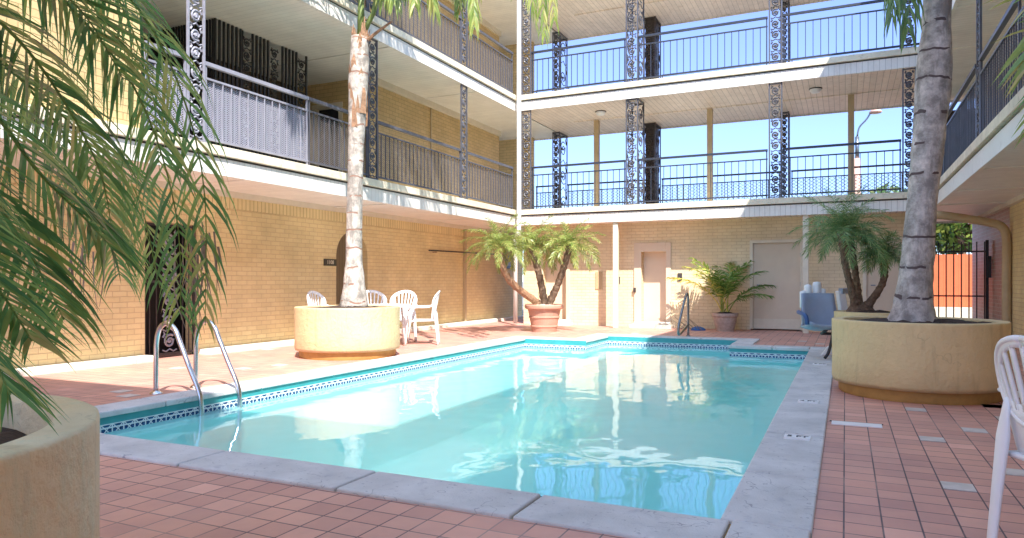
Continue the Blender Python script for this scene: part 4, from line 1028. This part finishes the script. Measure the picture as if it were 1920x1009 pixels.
# ------------------------------------------------------------------ plastic chairs and table
def chair_parts(root):
    RX, RZ, CZ = .275, .185, .745
    def P(x, z):   # the curved, tilted plane of the backrest
        return Vector((x, .20 + .20 * (z - .435) - .9 * x * x, z))
    bk = MB()
    def strip(pa, pb, k=10, m=1):
        """surface between two (x, z) curves"""
        vs = [P(*[pa(i / k)[q] + (pb(i / k)[q] - pa(i / k)[q]) * j / m for q in (0, 1)]) for i in range(k + 1) for j in range(m + 1)]
        bk.add(vs, [(i * (m + 1) + j, (i + 1) * (m + 1) + j, (i + 1) * (m + 1) + j + 1, i * (m + 1) + j + 1) for i in range(k) for j in range(m)])
    el = lambda f, e=0.0: (lambda t: (RX * f * math.sin(6.2832 * t), (CZ + RZ * f * math.cos(6.2832 * t)) if math.cos(6.2832 * t) > 0 else CZ + RZ * f * 1.0 * math.cos(6.2832 * t)))
    strip(el(1.0), el(.80), 40, 2)
    # solid lower shell, narrowing to the seat
    strip(lambda t: (-.255 + .51 * t, CZ - RZ * .30 * (1 - (2 * t - 1) ** 2) * .4 - .075), lambda t: (-.20 + .40 * t, .415), 14, 4)
    for i in range(7):
        u = (i - 3) / 3; x1 = u * RX * .80; z1 = CZ + RZ * .84 * math.sqrt(max(0, 1 - (u * .80) ** 2)); x0 = u * RX * .62; w_ = .013
        strip(lambda t: (x0 + (x1 - x0) * t - w_, CZ - .12 + (z1 - CZ + .12) * t), lambda t: (x0 + (x1 - x0) * t + w_, CZ - .12 + (z1 - CZ + .12) * t), 6, 1)
    back = bk.build('backrest', M['plastic'], root, smooth=True, solid=.012)
    MB().tube([P(RX * 1.0 * math.sin(6.2832 * i / 40), CZ + RZ * math.cos(6.2832 * i / 40)) for i in range(41)], .014, 8).build('rim', M['plastic'], back, smooth=True)
    se = MB(); vs = []; n = 10
    for i in range(n + 1):
        for j in range(n + 1):
            u = i / n * 2 - 1; v = j / n * 2 - 1
            x = u * (.235 - .03 * v); y = v * .215; z = .425 - .022 * (1 - u * u) * (1 - v * v) - (.03 * max(0, -v - .6) / .4)
            vs.append((x, y, z))
    se.add(vs, [(i * (n + 1) + j, (i + 1) * (n + 1) + j, (i + 1) * (n + 1) + j + 1, i * (n + 1) + j + 1) for i in range(n) for j in range(n)])
    se.build('seat', M['plastic'], root, smooth=True, solid=.02)
    for sx in (-1, 1):
        # arm: from the fan's edge forward to the front leg
        e = P(sx * RX * .98, CZ - .06)
        P_ = bez([e, (sx * .30, .10, .66), (sx * .295, -.08, .655), (sx * .285, -.20, .63), (sx * .275, -.235, .56)], 16)
        MB().tube(P_, [.026] * 15 + [.024, .022], 8, fl=.55).build('armrest', M['plastic'], root, smooth=True)
        for (t0, t1, w0, w1) in (((sx * .275, -.225, .58), (sx * .285, -.275, .0), .042, .026), ((sx * .20, .215, .665), (sx * .21, .28, .0), .046, .030)):
            lg = MB(); t0 = Vector(t0); t1 = Vector(t1)
            for k in range(8):
                pass
            lg.tube([t0.lerp(t1, k / 12) for k in range(13)], [(w0 + (w1 - w0) * k / 12) * min(1, .35 + k * .22) for k in range(13)], 12, fl=.5)
            lg.build('leg', M['plastic'], root, smooth=True)
ch0 = thing('plastic_chair', 'white plastic chair with fan back behind the table, facing the camera', 'chair', (0, 0, 0), 'white plastic chairs by the pool')
chair_parts(ch0)   # faces -Y locally
def put(o, x, y, face):
    o.location = (x, y, 0); o.rotation_euler = (0, 0, math.atan2(face[1], face[0]) + R(90))
    return o
def chair(x, y, face, label):
    c = copy_tree(ch0); c['label'] = label; return put(c, x, y, face)
chair(-6.72, 10.62, (-.88, -.47), 'white plastic chair standing clear of the planter, seen from its side in the sun')
chair(-8.20, 9.85, (1, .15), 'shaded white plastic chair nearest the ochre wall, only its fan back showing above the planter')
chair(-7.85, 10.75, (.75, -.65), 'white plastic chair half hidden behind the slim palm trunk')
nc = chair(.861, 3.379, (.906, .423), 'white plastic chair in the near corner cut by the frame edge, seen from behind')
nc.scale = (.95, .95, .95)
put(ch0, -7.33, 10.75, (.05, -1))
tb_ = thing('plastic_table', 'round white plastic table among the chairs behind the sunlit planter', 'table', (-7.06, 9.94, 0))
MB().lathe([(.001, .712), (.44, .712), (.455, .706), (.46, .69), (.455, .665), (.44, .665), (.43, .69), (.001, .695)], 40, (-7.06, 9.94, 0)).build('table_top', M['plastic'], tb_, smooth=True)
for k in range(4):
    an = R(45 + 90 * k); c, s = math.cos(an), math.sin(an)
    MB().tube([(-7.06 + .30 * c, 9.94 + .30 * s, .69), (-7.06 + .36 * c, 9.94 + .36 * s, .0)], [.035, .022], 8, fl=.6).build('leg', M['plastic'], tb_, smooth=True)

# ------------------------------------------------------------------ pool lift
PL = thing('pool_lift', 'pool lift with blue-grey moulded seat and white mast at the pool corner', 'pool lift', (-.2, 10.6, 0))
def lp(px, py, dep=10.2): return at(px, py, dep)
def slab3(pts, thick, dirv):
    mb = MB(); n = len(pts); dv = Vector(dirv) * thick
    vs = [Vector(p) for p in pts] + [Vector(p) + dv for p in pts]
    return mb.add(vs, [tuple(range(n)), tuple(range(2 * n - 1, n - 1, -1))] + [(i, i + n, (i + 1) % n + n, (i + 1) % n) for i in range(n)])
sb = MB(); n = 8; vs = []
for i in range(n + 1):
    u = i / n * 2 - 1
    for j in range(9):
        v = j / 8; hw = .275 - .045 * v ** 1.5
        # profile: seat front -> seat back -> backrest top
        if v < .4: q = v / .4; f = -.36 + .36 * q; z = .47 - .05 * q + (.03 if q < .2 else 0) - .02 * (1 - u * u)
        else: q = (v - .4) / .6; f = .0 + .10 * q; z = .42 + .51 * q
        f += -.07 * u * u if v >= .4 else 0
        z += .035 * u * u * (1 if v < .4 else 0)
        b0 = at(1535, 600, 10.2); vs.append(Vector((b0.x, b0.y, 0)) + RGT * (u * hw) + FWD * (f) + Vector((0, 0, z)))
sb.add(vs, [(i * 9 + j, (i + 1) * 9 + j, (i + 1) * 9 + j + 1, i * 9 + j + 1) for i in range(n) for j in range(8)])
sb.build('seat', M['liftgrey'], PL, smooth=True, solid=.03)
b0 = at(1535, 600, 10.2); b0 = Vector((b0.x, b0.y, 0))
for s_ in (-1, 1):
    MB().tube(bez([b0 + RGT * (s_ * .27) + FWD * .05 + Vector((0, 0, .66)), b0 + RGT * (s_ * .31) + FWD * -.08 + Vector((0, 0, .66)), b0 + RGT * (s_ * .31) + FWD * -.3 + Vector((0, 0, .62)), b0 + RGT * (s_ * .30) + FWD * -.33 + Vector((0, 0, .50))], 10), .03, 8).build('armrest', M['liftblue'], PL, smooth=True)
MB().tube([b0 + FWD * -.25 + Vector((0, 0, .42)), b0 + FWD * -.1 + Vector((0, 0, .36)), b0 + RGT * .25 + FWD * -.0 + Vector((0, 0, .35))], .022, 8).build('seat_bracket', M['ironblack'], PL, smooth=True)
wt_ = MB()
for u, z1, r_ in ((-.06, 1.06, .055), (.07, 1.10, .062)):
    c = b0 + RGT * u + FWD * .22; wt_.lathe([(.001, .70), (r_, .72), (r_, z1 - .04), (r_ * .8, z1 - .01), (.001, z1)], 16, (c.x, c.y, 0))
c = b0 + RGT * -.13 + FWD * .22; wt_.lathe([(.001, .70), (.05, .72), (.05, .95), (.001, .97)], 14, (c.x, c.y, 0))
c = b0 + RGT * .15 + FWD * .22; wt_.lathe([(.001, .70), (.05, .72), (.045, .99), (.001, 1.0)], 14, (c.x, c.y, 0))
wt_.build('ballast_bottle', M['plastic'], PL, smooth=True)
ma = at(1583, 590, 10.3); ma = Vector((ma.x, ma.y, 0)); mt_ = at(1572 + 3, 545, 10.3)
mst = MB().bar((ma.x, ma.y, .0) if False else at(1590, 640, 10.3), mt_, .11, .10); mst.build('mast', M['plastic'], PL, bevel=.01)
MB().bar(at(1576, 546, 10.25), at(1600, 545, 10.4), .07, .08).bar(at(1598, 548, 10.4), at(1598, 600, 10.4), .05, .05).build('arm', M['liftgrey'], PL, bevel=.006)
x, y = gp(1548, 668)
MB().add([(x - .06, y - .12, .02), (x + .5, y - .12, .02), (x + .5, y + .12, .02), (x - .06, y + .12, .02), (x + .02, y - .10, .14), (x + .5, y - .10, .30), (x + .5, y + .10, .30), (x + .02, y + .10, .14)],
         [(0, 3, 2, 1), (4, 5, 6, 7), (0, 1, 5, 4), (1, 2, 6, 5), (2, 3, 7, 6), (3, 0, 4, 7)]).build('base', M['plastic'], PL, bevel=.01)
MB().tube(bez([at(1562, 618, 9.9), at(1559, 640, 9.9), at(1553, 662, 9.9), at(1546, 672, 9.9)], 10), .022, 8).build('lever', M['ironblack'], PL, smooth=True)

# ------------------------------------------------------------------ small wall and floor things
sg = thing('wall_sign', 'small dark rectangular plate with pale lettering on the ochre wall beside the arched door', 'sign', (XW + .01, 10.78, 1.5))
MB().box(XW + .001, XW + .015, 10.60, 10.96, 1.40, 1.53).build('plate', M['signdark'], sg)
text('1108', .10, (XW + .0165, 10.78, 1.465), R(90), M['trim'], 'lettering', sg, rx=R(90))
for o_ in sg.children:
    if o_.name.startswith('lettering'): o_.rotation_euler = (R(90), 0, R(90))
sk = thing('skimmer_pole', 'long dark pool cleaning pole hung level on brackets along the ochre wall', 'pole', (XW + .08, 15.5, 1.8))
MB().tube([(XW + .09, 14.2, 1.83), (XW + .09, 17.6, 1.86)], .016, 8).build('pole', M['ironblack'], sk, smooth=True)
for yy in (14.5, 16.6): MB().box(XW + .001, XW + .11, yy, yy + .03, 1.79, 1.81).build('bracket', M['husk'], sk)
bxm = thing('wall_box', 'small dark blue box fixed high on the shaded end of the ochre wall', 'box', (XW + .06, 18.6, 1.5))
MB().box(XW + .001, XW + .14, 18.3, 18.75, 1.48, 1.85).build('case', M['liftblue'], bxm, bevel=.01)
MB().box(XW + .1405, XW + .15, 18.34, 18.71, 1.55, 1.80).build('lid', M['liftgrey'], bxm, bevel=.003)
cl = MB(); rd = random.Random(4)
cl.lathe([(.16, .0), (.17, .03), (.12, .06), (.05, .085), (.001, .09)], 16, (-3.02, 16.3, 0), .08, 3)
o = cl.build('cloth', M['bluecloth'], smooth=True); tag(o, 'crumpled blue cloth on the tiles at the foot of the far wall', 'cloth')

# ------------------------------------------------------------------ passage gate, orange fence and trees beyond
GT = thing('bar_gate', 'tall black iron bar gate closing the passage, orange fence showing through it', 'gate', (2.1, 17.3, 0))
gb = MB(); x = 1.64
while x < 2.60: gb.bar((x, 17.3, .02), (x, 17.3, 1.92), .022, .022); x += .135
gb.build('bars', M['ironblack'], GT)
for zz in (.12, .80, 1.72): MB().bar((1.62, 17.3, zz), (2.62, 17.3, zz), .028, .03).build('rail', M['ironblack'], GT)
gp_ = MB().box(2.60, 2.655, 17.27, 17.33, 0, 1.95).build('post', M['ironblack'], GT)
MB().box(2.62, 2.69, 17.20, 17.269, 1.18, 1.62).build('lock_box', M['ironblack'], gp_)
OF = thing('board_fence', 'bright orange board fence beyond the barred passage gate', 'fence', (4, 26, 0))
f = MB()
for i in range(60): f.box(-2.0 + i * .2, -2.0 + i * .2 + .197, 26.0, 26.03, .30, 1.95 + .0)
f.build('boards', M['orange'], OF)
MB().box(-2, 10, 26.031, 26.039, .3, 1.94).box(-2, 10, 26.04, 26.12, .3, .4).box(-2, 10, 26.04, 26.12, 1.6, 1.7).build('rails', M['orange'], OF)
LWL = MB().box(-2, 10, 25.7, 25.95, -.02, .30).build('low_wall', M['pale']); tag(LWL, 'low cream wall running along the foot of the orange fence', 'wall')
yp = MB().lathe([(.001, .85), (.06, .84), (.075, .80), (.075, 0)], 14, (3.95, 24.9, 0)).build('bollard', M['yellow'], smooth=True); tag(yp, 'yellow bollard in front of the orange fence beyond the gate', 'bollard')

def leafy_tree(name, label, x, y, h, rad, seed, n=2600, leaf=.16, mt='leaf_tree', group=None):
    rd_ = random.Random(seed)
    t = thing(name, label, 'tree', (x, y, 0), group)
    tk = MB(); tk.tube(bez([(x, y, 0), (x + .1, y, h * .3), (x - .05, y + .05, h * .62)], 10), [.22 * h / 6 * (1 - .06 * i) for i in range(11)], 9, jit=.06)
    clumps = []
    for i in range(16):
        a = rd_.uniform(0, 6.28); r_ = rad * math.sqrt(rd_.random()) * .8; z = h * rd_.uniform(.42, .92); c = Vector((x + r_ * math.cos(a), y + r_ * math.sin(a), z)); clumps.append((c, rad * rd_.uniform(.28, .48)))
        tk.tube([(x, y, h * rd_.uniform(.3, .55)), c.lerp(Vector((x, y, z)), .4), c], [.07, .05, .02], 5)
    tk.build('trunk', M['trunk_small'], t, smooth=True)
    cr = MB()
    for i in range(n):
        c, r_ = clumps[rd_.randrange(len(clumps))]
        v = Vector((rd_.gauss(0, 1), rd_.gauss(0, 1), rd_.gauss(0, .8))); v = v.normalized() * r_ * rd_.random() ** .4
        p = c + v; q = Vector((rd_.gauss(0, 1), rd_.gauss(0, 1), rd_.gauss(0, 1))).normalized(); w_ = q.cross(Vector((rd_.random(), rd_.random(), 1))).normalized(); s = leaf * rd_.uniform(.6, 1.3)
        cr.add([p - q * s, p + w_ * s * .4, p + q * s, p - w_ * s * .4], [(0, 1, 2, 3)], rd_.uniform(.02, 1))
    cr.build('crown', M[mt], t); return t
leafy_tree('tree', 'bright leafy tree rising right behind the orange fence beyond the gate', 3.6, 28.5, 4.6, 1.9, 3, 4200)
leafy_tree('tree', 'second leafy tree behind the orange fence, taller and set farther back', 5.6, 31, 5.6, 2.4, 4, 4200)
leafy_tree('tree', 'leafy tree behind the orange fence beside the far block, darker than its neighbours', 1.6, 30, 4.4, 2.0, 5, 3600, mt='leaf_dark')
leafy_tree('tree', 'distant yellow-green treetop just above the gallery floor near the inner corner', -10.6, 29, 4.15, 1.6, 6, 2400)
leafy_tree('tree', 'small dark treetop far beyond the open gallery', -10.0, 40, 5.9, .55, 8, 700, .12, mt='leaf_dark')
LM = thing('street_lamp', 'salmon coloured lamp post with a curved arm seen through the open gallery', 'street lamp', (2.2, 27, 0))
ps = at(1607, 400, 26); 
MB().tube([(ps.x, ps.y, 0), (ps.x, ps.y, 5.6)], .12, 10).build('post', M['salmon'], LM, smooth=True)
LMx = ps
MB().tube([(ps.x, ps.y, 5.6), (ps.x, ps.y, 6.4)], .07, 8).tube(bez([(ps.x, ps.y, 6.4), (ps.x + .08, ps.y, 6.75), (ps.x + .3, ps.y, 7.0), (ps.x + .45, ps.y, 7.25)], 10), .035, 6).build('arm', M['steeldark'], LM, smooth=True)
MB().lathe([(.001, .14), (.12, .1), (.22, .0), (.20, -.04), (.001, -.05)], 14, (ps.x + .6, ps.y, 7.25)).build('lamp_head', M['salmon'], LM, smooth=True)
